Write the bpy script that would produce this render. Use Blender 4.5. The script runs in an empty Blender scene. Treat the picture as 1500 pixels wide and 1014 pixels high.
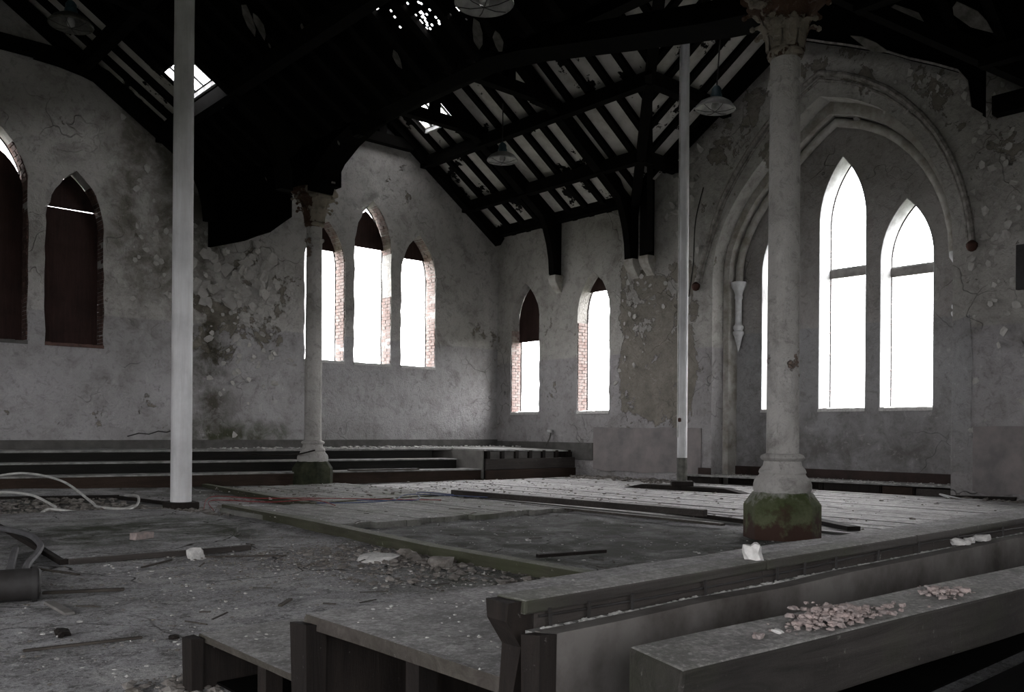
import bpy, bmesh, math, random
from mathutils import Vector, Matrix, noise
from mathutils.geometry import tessellate_polygon
random.seed(7)
R = random.random
def U(a, b): return a + (b - a) * R()
sc = bpy.context.scene
COL = sc.collection

# ------------------------------------------------------------------ camera
H = 1.10; F = 1291.0; ROLL = 0.0073
ANG = math.atan(1150 / 1291)
cd = bpy.data.cameras.new('camera'); cam = bpy.data.objects.new('camera', cd); COL.objects.link(cam)
cd.sensor_width = 36; cd.sensor_fit = 'HORIZONTAL'; cd.lens = F / 1500 * 36
cd.shift_y = 124 / 1500; cd.clip_start = 0.05; cd.clip_end = 400
cam.matrix_world = Matrix.Translation((0, 0, H)) @ Matrix.Rotation(-ANG, 4, 'Z') @ Matrix.Rotation(math.pi / 2, 4, 'X') @ Matrix.Rotation(ROLL, 4, 'Z')
sc.camera = cam

# ------------------------------------------------------------------ light
SKY = 6.5
w = bpy.data.worlds.new('overcast'); sc.world = w; w.use_nodes = True
nt = w.node_tree; nt.nodes.clear()
o = nt.nodes.new('ShaderNodeOutputWorld'); b = nt.nodes.new('ShaderNodeBackground')
b.inputs[0].default_value = (1.0, 0.985, 1.0, 1); b.inputs[1].default_value = SKY
nt.links.new(b.outputs[0], o.inputs[0])
sc.view_settings.view_transform = 'Standard'; sc.view_settings.look = 'None'
sc.view_settings.gamma = 1; sc.view_settings.use_curve_mapping = False
sc.view_settings.exposure = 1.25
sc.cycles.max_bounces = 7; sc.cycles.diffuse_bounces = 6; sc.cycles.glossy_bounces = 2
sc.cycles.transparent_max_bounces = 4; sc.cycles.use_denoising = True
sc.cycles.sample_clamp_indirect = 8
sc.cycles.caustics_reflective = False; sc.cycles.caustics_refractive = False

def portal(loc, normal, sx, sy):
    l = bpy.data.lights.new('window_portal', 'AREA'); l.shape = 'RECTANGLE'; l.size = sx; l.size_y = sy
    l.cycles.is_portal = True
    ob = bpy.data.objects.new('window_portal', l); COL.objects.link(ob)
    ob.location = loc; ob.rotation_euler = Vector(normal).to_track_quat('-Z', 'Z').to_euler()

# ------------------------------------------------------------------ materials
def mat(name, rough=0.9, spec=0.2):
    m = bpy.data.materials.new(name); m.use_nodes = True
    n = m.node_tree; bs = n.nodes['Principled BSDF']
    bs.inputs['Roughness'].default_value = rough; bs.inputs['Specular IOR Level'].default_value = spec
    return m, n, bs
def rgba(c):
    if isinstance(c, (int, float)): c = (c, c, c)
    return (c[0], c[1], c[2], 1)
class NT:
    def __init__(s, n): s.n = n; s.pos = None
    def P(s, obj=False):
        if obj: return s.n.nodes.new('ShaderNodeTexCoord').outputs['Object']
        if s.pos is None: s.pos = s.n.nodes.new('ShaderNodeNewGeometry').outputs['Position']
        return s.pos
    def scale(s, v, f):
        m = s.n.nodes.new('ShaderNodeMapping'); m.inputs['Scale'].default_value = f; s.n.links.new(v, m.inputs['Vector']); return m.outputs[0]
    def noise(s, v, sc_, det=6, rough=.6, dist=0):
        t = s.n.nodes.new('ShaderNodeTexNoise'); t.inputs['Scale'].default_value = sc_; t.inputs['Detail'].default_value = det
        t.inputs['Roughness'].default_value = rough; t.inputs['Distortion'].default_value = dist
        s.n.links.new(v, t.inputs['Vector']); return t.outputs['Fac']
    def voro(s, v, sc_, feat='DISTANCE_TO_EDGE'):
        t = s.n.nodes.new('ShaderNodeTexVoronoi'); t.feature = feat; t.inputs['Scale'].default_value = sc_
        s.n.links.new(v, t.inputs['Vector']); return t.outputs['Distance']
    def ramp(s, f, a, b_, ca=0, cb=1):
        t = s.n.nodes.new('ShaderNodeMapRange'); t.inputs['From Min'].default_value = a; t.inputs['From Max'].default_value = b_
        t.inputs['To Min'].default_value = ca; t.inputs['To Max'].default_value = cb; s.n.links.new(f, t.inputs['Value']); return t.outputs[0]
    def mix(s, f, a, b_):
        t = s.n.nodes.new('ShaderNodeMix'); t.data_type = 'RGBA'
        for k, v in ((0, f), (6, a), (7, b_)):
            if hasattr(v, 'links'): s.n.links.new(v, t.inputs[k])
            elif k == 0: t.inputs[0].default_value = v
            else: t.inputs[k].default_value = rgba(v)
        return t.outputs[2]
    def math(s, op, a, b_=0):
        t = s.n.nodes.new('ShaderNodeMath'); t.operation = op
        for k, v in ((0, a), (1, b_)):
            if hasattr(v, 'links'): s.n.links.new(v, t.inputs[k])
            else: t.inputs[k].default_value = v
        return t.outputs[0]
    def sep(s, v):
        t = s.n.nodes.new('ShaderNodeSeparateXYZ'); s.n.links.new(v, t.inputs[0]); return t.outputs
    def bump(s, h, bs, st=.5, d=.02):
        t = s.n.nodes.new('ShaderNodeBump'); t.inputs['Strength'].default_value = st; t.inputs['Distance'].default_value = d
        s.n.links.new(h, t.inputs['Height']); s.n.links.new(t.outputs[0], bs.inputs['Normal'])
    def box(s, axis_lo_hi):            # soft mask of a world box: [(axis, lo, hi, feather)]
        p = s.sep(s.P()); m = None
        for a, lo, hi, f in axis_lo_hi:
            k = s.math('MULTIPLY', s.ramp(p[a], lo - f, lo + f), s.ramp(p[a], hi + f, hi - f))
            m = k if m is None else s.math('MULTIPLY', m, k)
        return m

def plaster(name, upper, lower, zsplit, under=(.17, .15, .125), peel=.60, boxes=(), damp=()):
    m, n, bs = mat(name, .92, .1); t = NT(n); P = t.P()
    z = t.sep(P)[2]
    big = t.noise(P, .55, 5, .6); mid = t.noise(P, 2.2, 8, .65, .4); fine = t.noise(P, 22, 6, .7)
    dz = t.math('ADD', z, t.ramp(mid, 0, 1, -.03, .03))
    base = t.mix(t.ramp(dz, zsplit - .015, zsplit + .015), lower, upper)
    base = t.mix(t.ramp(big, .35, .7), base, t.mix(.45, base, (.14, .13, .12)))
    base = t.mix(t.ramp(mid, .52, .68), base, t.mix(.35, base, (.09, .08, .07)))
    pn = t.noise(P, 1.15, 10, .68, .3); lim = pn
    for bx, amt in boxes:
        lim = t.math('ADD', lim, t.math('MULTIPLY', t.box(bx), amt))
    pm = t.ramp(lim, peel, peel + .012)
    un = t.mix(t.ramp(mid, .3, .7), under, tuple(c * .62 for c in under))
    c = t.mix(pm, base, un)
    for bx, colr in damp:
        c = t.mix(t.math('MULTIPLY', t.box(bx), t.ramp(mid, .35, .6, .1, .9)), c, colr)
    ve = t.n.nodes.new('ShaderNodeVectorMath'); ve.operation = 'ADD'
    tn = t.n.nodes.new('ShaderNodeTexNoise'); tn.inputs['Scale'].default_value = 1.6; n.links.new(P, tn.inputs['Vector'])
    n.links.new(P, ve.inputs[0]); n.links.new(tn.outputs['Color'], ve.inputs[1])
    cr = t.voro(ve.outputs[0], 1.0)
    crm = t.math('MULTIPLY', t.ramp(cr, .009, .001), t.ramp(big, .50, .66, 0, .6))
    c = t.mix(crm, c, (.05, .045, .04))
    m7 = t.noise(P, 6.5, 8, .75, .8); c = t.mix(t.ramp(m7, .52, .66, 0, .45), c, (.10, .095, .085)); c = t.mix(t.ramp(m7, .42, .34, 0, .3), c, (.55, .54, .52))
    c = t.mix(t.ramp(fine, .58, .72, 0, .45), c, (.08, .075, .07))
    n.links.new(c, bs.inputs['Base Color'])
    h = t.math('ADD', t.math('MULTIPLY', pm, -1.0), t.math('MULTIPLY', fine, .35))
    h = t.math('ADD', h, t.math('MULTIPLY', mid, .7)); h = t.math('SUBTRACT', h, t.math('MULTIPLY', crm, 1.2))
    h = t.math('ADD', h, t.math('MULTIPLY', t.noise(P, 7, 8, .72, .6), 1.1))
    t.bump(h, bs, 1.0, .04)
    return m

def wood(name, c1, c2, axis='Y', green=0, rough=.8, gscale=1.0, obj=False, dust=None, speck=.6):
    m, n, bs = mat(name, rough, .2); t = NT(n); P = t.P(obj)
    f = {'X': (.6, 9, 9), 'Y': (9, .6, 9), 'Z': (9, 9, .6)}[axis]
    g = t.noise(t.scale(P, tuple(a * gscale for a in f)), 2.0, 8, .7, .8); big = t.noise(P, 1.3, 5, .6); fine = t.noise(P, 30, 4, .7)
    c = t.mix(t.ramp(g, .3, .72), c1, c2)
    c = t.mix(t.ramp(big, .4, .7, 0, .6), c, tuple(x * .45 for x in c1))
    if green: c = t.mix(t.ramp(t.noise(P, .8, 6, .7), .48, .66, 0, green), c, (.035, .045, .018))
    if dust:                    # settled dust lies on whatever faces up
        nz = t.sep(t.n.nodes.new('ShaderNodeNewGeometry').outputs['Normal'])[2]; q2 = t.noise(P, 4, 9, .75); q3 = t.noise(P, 55, 5, .85); q4 = t.noise(P, 16, 6, .75)
        dc = t.mix(t.ramp(q2, .40, .60), dust, tuple(x * .55 for x in dust)); dc = t.mix(t.ramp(q3, .5, .58, 0, .6), dc, tuple(x * .3 for x in dust)); dc = t.mix(t.ramp(q3, .44, .38, 0, .6), dc, tuple(min(.6, x * 1.7) for x in dust)); dc = t.mix(t.ramp(q4, .5, .6, 0, .5), dc, tuple(x * .4 for x in dust))
        c = t.mix(t.ramp(nz, .55, .9), c, dc)
        if green: c = t.mix(t.math('MULTIPLY', t.ramp(nz, .55, .9), t.ramp(t.noise(P, .8, 6, .7), .46, .64, 0, green)), c, (.07, .08, .045))
    c = t.mix(t.ramp(fine, .66, .75, 0, speck), c, (.45, .44, .42))
    n.links.new(c, bs.inputs['Base Color'])
    t.bump(t.math('ADD', g, t.math('MULTIPLY', fine, .3)), bs, .5, .012)
    return m

def plain(name, c, rough=.8, c2=None, sc_=6, metal=0, spec=.2, bump=.3):
    m, n, bs = mat(name, rough, spec); t = NT(n); P = t.P()
    g = t.noise(P, sc_, 6, .65)
    if c2 is None: c2 = tuple(x * .6 for x in (c if isinstance(c, tuple) else (c, c, c)))
    n.links.new(t.mix(t.ramp(g, .38, .66), c, c2), bs.inputs['Base Color']); bs.inputs['Metallic'].default_value = metal
    t.bump(g, bs, bump, .01)
    return m

M = {}
M['plA'] = plaster('painted_plaster_gable', (.50, .49, .47), (.40, .395, .40), 3.28, under=(.27, .25, .215), peel=.655,
    boxes=[([(0, 7.6, 9.2, .7), (2, 2.6, 4.9, .5)], .13), ([(0, 5.6, 8.6, .8), (2, 2.5, 7.5, .8)], .05)],
    damp=[([(0, 7.2, 7.95, .25), (2, .5, 6.5, .5)], (.055, .05, .035)), ([(0, 6.6, 9.6, .5), (2, .4, 1.2, .15)], (.05, .055, .03)),
          ([(0, 6.6, 8.0, .6), (2, 5.2, 8.5, .8)], (.03, .028, .025)), ([(0, 5.5, 7.3, .4), (2, 3.4, 7.4, .5)], (.13, .12, .10))])
M['plB'] = plaster('painted_plaster_side', (.42, .41, .385), (.36, .35, .355), 2.9, under=(.25, .232, .20), peel=.645,
    boxes=[([(1, 11.5, 13.7, .12), (2, 1.3, 4.8, .3)], .22), ([(1, 2.0, 5.4, .4), (2, 1.4, 8, .6)], .08), ([(1, 5.0, 12.5, .8), (2, 6.2, 9, .8)], .09)])
M['plN'] = plaster('niche_plaster', (.36, .345, .335), (.31, .31, .315), 3.2, peel=.70,
    damp=[([(1, 6.4, 11, .6), (2, .2, 1.3, .5)], (.13, .125, .12))])
M['reveal'] = plain('white_reveal_plaster', (.62, .63, .64), .9, (.42, .42, .42), 5)
M['arch'] = plain('worn_arch_plaster', (.42, .41, .385), .95, (.22, .205, .175), 3.5, bump=.8)
M['hood'] = plain('dirty_moulding', (.30, .29, .27), .9, (.12, .11, .10), 9)
M['brick'] = plain('old_pink_brick', (.21, .15, .135), .95, (.29, .26, .245), 7, bump=.6)
M['brickd'] = plain('shaded_recess_brick', (.11, .065, .055), .95, (.05, .035, .03), 7, bump=.6)  # darker brick copy, recess shade of the boarded windows put into its colour
M['board'] = wood('brown_window_board', (.026, .014, .012), (.05, .026, .022), 'Z', speck=.1)  # brown boards, darkened further in place of deeper shaded recesses
M['tim'] = plain('black_timber', (.0035, .0033, .003), .95, (.006, .0055, .005), 5, spec=.05)
M['soot_shade'] = plain('soot_and_shade_black', (.002, .002, .002), .98, (.0035, .0033, .003), 3, spec=.02)  # sooty roof boarding; the same black paints shade under the staging
M['ceil'] = plain('old_ceiling_plaster', (.46, .45, .42), .95, (.36, .345, .31), 2.2)
m, n, bs = mat('torn_ceiling_plaster', .95, .1); t = NT(n)
q = t.noise(t.P(), 1.1, 9, .68)
n.links.new(t.mix(t.ramp(q, .575, .585), t.mix(t.ramp(t.noise(t.P(), 3), .4, .7), (.46, .45, .42), (.3, .29, .26)), (.006, .0055, .005)), bs.inputs['Base Color'])
M['ceilt'] = m
M['iron'] = plaster('flaking_cream_paint_on_iron', (.47, .46, .435), (.47, .462, .44), 2.0, under=(.22, .17, .14), peel=.66,
    boxes=[([(2, 4.3, 6.2, .8)], .10)])
M['cap'] = plaster('rusty_capital_paint', (.30, .265, .21), (.3, .27, .22), 2.0, under=(.11, .065, .045), peel=.52)
m, n, bs = mat('mossy_plinth_stone', .9, .2); t = NT(n); zz = t.sep(t.P())[2]; q = t.noise(t.P(), 4, 8, .7)
cc = t.mix(t.ramp(q, .35, .65), (.04, .052, .02), (.10, .11, .065))
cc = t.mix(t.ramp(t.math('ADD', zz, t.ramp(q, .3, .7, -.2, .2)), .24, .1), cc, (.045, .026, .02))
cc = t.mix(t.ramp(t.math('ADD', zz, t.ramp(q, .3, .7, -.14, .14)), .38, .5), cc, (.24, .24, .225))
n.links.new(cc, bs.inputs['Base Color']); t.bump(q, bs, .6, .02); M['plinth'] = m
M['plinthd'] = plain('blackened_mossy_plinth', (.015, .017, .010), .9, (.045, .05, .03), 5)
M['prop'] = wood('scuffed_white_pipe_paint', (.68, .69, .70), (.54, .54, .54), 'Z')
M['steel'] = plain('weathered_grey_steel', (.13, .13, .115), .6, (.06, .06, .055), 8, .3)
M['rust'] = plain('rusty_iron', (.07, .03, .022), .8, (.035, .02, .016), 12)
M['dark'] = plain('dark_metal', (.035, .034, .034), .6, (.02, .018, .017), 6)
M['seat'] = wood('dusty_grey_staging_boards', (.035, .03, .026), (.09, .08, .072), 'X', green=.2, dust=(.38, .375, .372), speck=.4)
M['rail'] = wood('dusty_rail_timber', (.03, .027, .025), (.08, .075, .07), 'X', green=.6, dust=(.30, .295, .285))
M['riser'] = wood('dark_riser_timber', (.030, .026, .024), (.065, .058, .053), 'X', dust=(.2, .195, .19))
M['end'] = wood('rotted_end_grain', (.007, .0055, .005), (.022, .017, .014), 'Z', speck=.25)
M['daisr'] = wood('dark_step_riser', (.006, .006, .005), (.013, .012, .010), 'X', speck=.1)
M['daisl'] = wood('brown_bottom_step_riser', (.022, .014, .010), (.045, .03, .022), 'X', speck=.2)
M['dust'] = plain('dusty_tread', (.30, .30, .29), .95, (.13, .13, .125), 5)
M['ply'] = plain('grey_plywood_side', (.16, .155, .145), .9, (.11, .105, .10), 3)
M['skirt'] = plain('grime_grey_skirting', (.10, .098, .092), .8, (.06, .058, .055), 4)
M['skirtd'] = plain('dark_brown_skirting', (.035, .022, .019), .7, (.02, .014, .012), 4)
M['cement'] = plain('pinkish_cement_render', (.225, .205, .20), .95, (.15, .143, .142), 2.3, bump=.6)
M['chunk'] = plain('white_plaster_chunks', (.52, .515, .50), .95, (.36, .355, .345), 25, bump=.8)
M['rub'] = plain('grey_rubble', (.24, .225, .21), .95, (.09, .08, .07), 9)
M['pinkrub'] = plain('pink_brick_crumbs', (.30, .245, .23), .95, (.19, .17, .165), 25, bump=.8)
M['flake'] = plain('curled_paint_flakes', (.42, .41, .39), .9, (.33, .32, .30), 7)
M['splint'] = wood('dark_wood_splinters', (.035, .03, .026), (.08, .07, .06), 'X')
M['wcable'] = plain('dirty_white_cable', (.55, .55, .53), .5)
M['rcable'] = plain('faded_red_wire', (.22, .03, .035), .5)
M['bcable'] = plain('faded_blue_wire', (.06, .08, .17), .5)
M['hose'] = plain('grey_rubber_hose', (.10, .10, .105), .55)
M['enamel'] = plain('dirty_lamp_enamel', (.42, .42, .41), .4, spec=.5)
M['bulb'] = plain('grey_bulb_glass', (.4, .4, .4), .2, spec=.6)
M['blue'] = plain('blue_grey_lamp_housing', (.05, .09, .11), .5)
M['outside'] = plain('overgrown_ground', (.07, .075, .05), .95)
M['frame'] = plain('dark_glazing_edge', (.05, .045, .045), .7)
M['transom'] = plain('grey_transom_bar', (.12, .11, .105), .8, (.2, .19, .18), 4)

def floormat():
    m, n, bs = mat('dusty_stained_floor', .93, .15); t = NT(n); P = t.P()
    big = t.noise(P, .45, 6, .6, .5); mid = t.noise(P, 1.9, 9, .68, .5); fine = t.noise(P, 38, 5, .78); gr = t.noise(P, 9, 8, .74, .6); vf = t.noise(P, 110, 3, .8)
    c = t.mix(t.ramp(mid, .38, .62), (.41, .412, .425), (.22, .219, .222))
    c = t.mix(t.ramp(gr, .47, .62, 0, .75), c, (.085, .082, .078))
    lum = t.ramp(t.noise(P, 1.2, 9, .75, 1.2), .52, .60, 0, .8)
    c = t.mix(lum, c, (.46, .46, .455))
    c = t.mix(t.math('MULTIPLY', t.ramp(fine, .55, .61), t.ramp(gr, .40, .55, .2, 1)), c, (.52, .52, .51))
    c = t.mix(t.ramp(fine, .44, .38, 0, .8), c, (.05, .048, .045))
    c = t.mix(t.ramp(vf, .56, .64, 0, .5), c, (.06, .058, .055)); c = t.mix(t.ramp(vf, .42, .34, 0, .5), c, (.58, .58, .57))
    v2 = t.n.nodes.new('ShaderNodeVectorMath'); v2.operation = 'ADD'; tn = t.n.nodes.new('ShaderNodeTexNoise'); tn.inputs['Scale'].default_value = 1.3
    n.links.new(P, tn.inputs['Vector']); n.links.new(P, v2.inputs[0]); n.links.new(tn.outputs['Color'], v2.inputs[1])
    crk = t.math('MULTIPLY', t.ramp(t.voro(v2.outputs[0], .8), .012, .003), t.ramp(big, .42, .52))
    c = t.mix(crk, c, (.03, .028, .026))
    for bx, cl, lo_, am in (([(0, 2.1, 4.4, .4), (1, 8.2, 10.6, .5)], (.028, .034, .018), .2, .9),
                   ([(0, 4.9, 8.3, .4), (1, 4.0, 8.5, .7)], (.026, .029, .020), .55, .95),
                   ([(0, 3.6, 5.0, .4), (1, 3.9, 6.0, .6)], (.05, .055, .035), .2, .7),
                   ([(0, 2.3, 4.5, .3), (1, 12.0, 14.6, .4)], (.03, .032, .022), .6, .9),
                   ([(0, 5.0, 9.0, .8), (1, 13.0, 16.5, .8)], (.05, .052, .04), .3, .8),
                   ([(0, 8.6, 13.5, .6), (1, 11.0, 14.5, .6)], (.06, .066, .042), .2, .75)):
        c = t.mix(t.math('MULTIPLY', t.box(bx), t.ramp(mid, .36, .6, lo_, am)), c, cl)
    n.links.new(c, bs.inputs['Base Color'])
    t.bump(t.math('ADD', t.math('ADD', gr, fine), t.math('MULTIPLY', mid, 1.5)), bs, 1.0, .02)
    return m
M['floor'] = floormat()
M['fboard'] = wood('pale_dusty_floorboards', (.12, .12, .115), (.22, .22, .21), 'Y', dust=(.54, .535, .53))
M['pboard'] = wood('mossy_platform_boards', (.10, .10, .09), (.22, .22, .205), 'Y', green=.6, dust=(.27, .27, .26))
M['curb'] = wood('mossy_edge_strip', (.035, .035, .022), (.075, .073, .055), 'Y', green=.5, dust=(.17, .175, .14))

# ------------------------------------------------------------------ mesh helpers
class MB:
    def __init__(s): s.v = []; s.f = []
    def add(s, vs, fs):
        k = len(s.v); s.v += [tuple(v) for v in vs]; s.f += [tuple(i + k for i in f) for f in fs]; return s
    def box(s, a, b_, rot=None, j=0):
        (x0, y0, z0), (x1, y1, z1) = a, b_
        vs = [Vector((x, y, z)) for x in (x0, x1) for y in (y0, y1) for z in (z0, z1)]
        if j: vs = [v + Vector((U(-j, j), U(-j, j), U(-j, j))) for v in vs]
        if rot is not None:
            c = Vector(((x0 + x1) / 2, (y0 + y1) / 2, (z0 + z1) / 2)); vs = [c + rot @ (v - c) for v in vs]
        return s.add(vs, [(0, 1, 3, 2), (4, 6, 7, 5), (0, 4, 5, 1), (2, 3, 7, 6), (0, 2, 6, 4), (1, 5, 7, 3)])
    def hexa(s, lo, hi):        # two matching 4-point rings
        return s.add(list(lo) + list(hi), [(3, 2, 1, 0), (4, 5, 6, 7), (0, 1, 5, 4), (1, 2, 6, 5), (2, 3, 7, 6), (3, 0, 4, 7)])
    def beam(s, p, q, wd, ht, up=(0, 0, 1)):
        p, q = Vector(p), Vector(q); d = (q - p).normalized(); sd = d.cross(Vector(up))
        if sd.length < 1e-4: sd = Vector((1, 0, 0))
        sd.normalize(); u = sd.cross(d).normalized()
        r = [sd * a * wd / 2 + u * b_ * ht / 2 for a, b_ in ((-1, -1), (1, -1), (1, 1), (-1, 1))]
        return s.hexa([p + x for x in r], [q + x for x in r])
    def lathe(s, prof, n=20, c=(0, 0, 0), ph=0, cap=True):
        k = []; 
        for (r, z) in prof:
            for i in range(n):
                a = 2 * math.pi * i / n + ph; k.append((c[0] + r * math.cos(a), c[1] + r * math.sin(a), c[2] + z))
        fs = []
        for j in range(len(prof) - 1):
            for i in range(n):
                fs.append((j * n + i, j * n + (i + 1) % n, (j + 1) * n + (i + 1) % n, (j + 1) * n + i))
        if cap: fs.append(tuple(range(n - 1, -1, -1))); fs.append(tuple((len(prof) - 1) * n + i for i in range(n)))
        return s.add(k, fs)
    def tube(s, pts, r, n=8):
        pts = [Vector(p) for p in pts]; ring = []; pu = Vector((0, 0, 1))
        for i, p in enumerate(pts):
            d = (pts[min(i + 1, len(pts) - 1)] - pts[max(i - 1, 0)]).normalized()
            sd = d.cross(pu)
            if sd.length < .05: sd = d.cross(Vector((1, 0, 0)))
            sd.normalize(); u = sd.cross(d)
            rr = r[i] if isinstance(r, (list, tuple)) else r
            ring += [p + (sd * math.cos(2 * math.pi * k / n) + u * math.sin(2 * math.pi * k / n)) * rr for k in range(n)]
        fs = []
        for j in range(len(pts) - 1):
            for i in range(n): fs.append((j * n + i, j * n + (i + 1) % n, (j + 1) * n + (i + 1) % n, (j + 1) * n + i))
        fs.append(tuple(range(n - 1, -1, -1))); fs.append(tuple((len(pts) - 1) * n + i for i in range(n)))
        return s.add(ring, fs)
    def poly(s, outer, holes, P, t):   # flat plate with holes; P(u,v,d) maps
        rings = [outer] + holes
        flat = [p for r_ in rings for p in r_]; n = len(flat)
        tri = tessellate_polygon([[Vector((p[0], p[1], 0)) for p in r_] for r_ in rings])
        vs = [P(u, v, 0) for u, v in flat] + [P(u, v, t) for u, v in flat]
        fs = [tuple(f) for f in tri] + [tuple(i + n for i in reversed(f)) for f in tri]
        k = 0
        for r_ in rings:
            m = len(r_)
            for i in range(m): fs.append((k + i, k + (i + 1) % m, k + (i + 1) % m + n, k + i + n))
            k += m
        return s.add(vs, fs)
    def rock(s, c, r, flat=.6):
        c = Vector(c); st = len(s.v); n = 6
        a0 = U(0, 6); vs = []
        ax = (U(.7, 1.3), U(.7, 1.3))
        for z, k in ((-.5, .75), (.25, 1)):
            for i in range(n):
                a = a0 + i * 2 * math.pi / n; q = r * k * U(.7, 1.15)
                vs.append(c + Vector((q * math.cos(a) * ax[0], q * math.sin(a) * ax[1], z * r * flat)))
        vs.append(c + Vector((U(-.2, .2) * r, U(-.2, .2) * r, r * flat * U(.7, 1.0))))
        fs = [(i, (i + 1) % n, n + (i + 1) % n, n + i) for i in range(n)] + [(n + i, n + (i + 1) % n, 12) for i in range(n)] + [tuple(range(n - 1, -1, -1))]
        return s.add(vs, fs)
    def stone(s, c, r, flat=.7, seed=0):
        bm = bmesh.new(); bmesh.ops.create_icosphere(bm, subdivisions=2, radius=1); c = Vector(c); sd_ = seed or U(0, 90)
        sx, sy = U(.75, 1.3), U(.75, 1.3); vs = []
        for v in bm.verts:
            p = v.co.copy(); q = 1 + .55 * noise.noise(p * 1.1 + Vector((sd_, 0, 0))) + .25 * noise.noise(p * 3 + Vector((0, sd_, 0)))
            p = Vector((max(-.75, min(.7, p.x)), max(-.7, min(.8, p.y)), max(-.55, min(.7, p.z))))
            vs.append(c + Vector((p.x * sx * q, p.y * sy * q, p.z * flat * q)) * r)
        fs = [tuple(v.index for v in f.verts) for f in bm.faces]; bm.free(); return s.add(vs, fs)
    def build(s, name, m, parent=None, smooth=False, bevel=0, fixn=True):
        me = bpy.data.meshes.new(name); me.from_pydata(s.v, [], s.f); me.validate()
        if fixn:
            bm = bmesh.new(); bm.from_mesh(me); bmesh.ops.recalc_face_normals(bm, faces=bm.faces); bm.to_mesh(me); bm.free()
        if smooth:
            for p in me.polygons: p.use_smooth = True
            me.set_sharp_from_angle(angle=math.radians(42))
        me.materials.append(M[m] if isinstance(m, str) else m)
        ob = bpy.data.objects.new(name, me); COL.objects.link(ob)
        if parent is not None: ob.parent = parent
        if bevel:
            b_ = ob.modifiers.new('b', 'BEVEL'); b_.width = bevel; b_.segments = 2; b_.limit_method = 'ANGLE'
        return ob
def tag(ob, label=None, cat=None, group=None, kind=None):
    if label: ob['label'] = label
    if cat: ob['category'] = cat
    if group: ob['group'] = group
    if kind: ob['kind'] = kind
    return ob
def empty(name, loc=(0, 0, 0)):
    ob = bpy.data.objects.new(name, None); COL.objects.link(ob); ob.location = loc; ob.empty_display_size = .1; return ob
def part(mb, name, m, root, **k):       # a world-space mesh parented to a root that may stand elsewhere
    ob = mb.build(name, m, None, **k)
    ob.parent = root; ob.matrix_parent_inverse = Matrix.Translation(root.location).inverted() if root.location.length else Matrix()
    return ob
def struct(ob, label=None, cat=None):
    ob['kind'] = 'structure'
    if label: ob['label'] = label
    if cat: ob['category'] = cat
    return ob

def lancet(c, hw, z0, zs, za, jit=0, n=9, fl=1):
    h = za - zs; Rr = (hw * hw + h * h) / (2 * hw); pts = []
    k = 10
    for i in range(k): pts.append((c - hw, z0 + (zs - z0) * i / k))
    a1 = math.asin(min(1, h / Rr))
    for i in range(n): a = a1 * i / n; pts.append((c - hw + Rr - Rr * math.cos(a), zs + Rr * math.sin(a)))
    pts.append((c, za))
    for i in range(n - 1, -1, -1): a = a1 * i / n; pts.append((c + hw - Rr + Rr * math.cos(a), zs + Rr * math.sin(a)))
    for i in range(k - 1, -1, -1): pts.append((c + hw, z0 + (zs - z0) * i / k))
    if jit: pts = [pts[0]] + [(u + U(-jit, jit), v + U(-jit, jit) * .6) for u, v in pts[1:-1]] + [pts[-1]]
    return pts

# ------------------------------------------------------------------ roof maths
SL = .667; EZ = 6.35
XA, XR, XV = 15.53, 11.65, 7.80       # eaves at the side wall, ridge, valley over the arcade
XL, XLV = 3.50, -0.80                 # ridge and valley of the next gable
YB, YF = 18.05, -5.0
TC, TH = 8.72, 4.55                   # transept centre and half width
def zmain(x):
    if x > XV: return EZ + SL * (3.88 - abs(x - XR))
    if x > XLV: return EZ + SL * (4.30 - abs(x - XL))
    return EZ + SL * (4.1 - abs(x + 4.9))
def ztr(y): return EZ + SL * (TH - abs(y - TC))

# ------------------------------------------------------------------ walls
WT = .47
LA = [(3.60, .52, 2.68, 5.45, 6.60), (4.93, .52, 2.68, 4.92, 5.98), (2.27, .52, 2.68, 4.92, 5.98)]
RA = [(10.28, .52, 2.68, 4.92, 5.98), (11.58, .52, 2.68, 5.45, 6.60), (12.92, .53, 2.68, 4.92, 5.98)]
outer = [(-9, -.3), (XA + .3, -.3), (XA + .3, EZ), (XR, zmain(XR)), (XV, EZ), (XL, zmain(XL)), (XLV, EZ), (-4.9, zmain(-4.9)), (-9, EZ)]
holesA = [lancet(*q, jit=.018) for q in LA + RA]
wa = MB().poly(outer, holesA, lambda u, v, d: (u, YB + d, v), WT).build('wall_back', 'plA'); struct(wa)
# side wall with the great arched recess
niche = [(6.22, .0), (6.22, 1), (6.21, 2), (6.21, 3.2), (6.21, 4.3), (6.24, 4.75), (6.33, 5.19), (6.43, 5.5), (6.55, 5.78), (6.75, 6.15), (7.0, 6.49), (7.27, 6.78), (7.55, 7.02), (7.85, 7.2), (8.13, 7.34), (8.68, 7.52),
         (8.95, 7.36), (9.19, 7.18), (9.5, 6.94), (9.79, 6.69), (10.12, 6.38), (10.42, 6.06), (10.65, 5.75), (10.84, 5.43), (11.0, 5.05), (11.08, 4.70), (11.1, 4.3), (11.1, 3.2), (11.1, 2), (11.1, 1), (11.1, 0.0)]
WB = [(16.95, .54, 1.57, 3.95, 4.95), (14.53, .52, 1.57, 3.95, 4.95), (1.2, .55, 1.57, 3.95, 4.95), (-1.6, .55, 1.57, 3.95, 4.95)]  # last two, out of view, are added to let in light
oB = [(YF, -.3), (YB + .3, -.3), (YB + .3, EZ + .05), (TC + TH, EZ + .05), (TC, ztr(TC) + .05), (TC - TH, EZ + .05), (YF, EZ + .05)]
holesB = [lancet(*q, jit=.015) for q in WB] + [niche]
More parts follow.
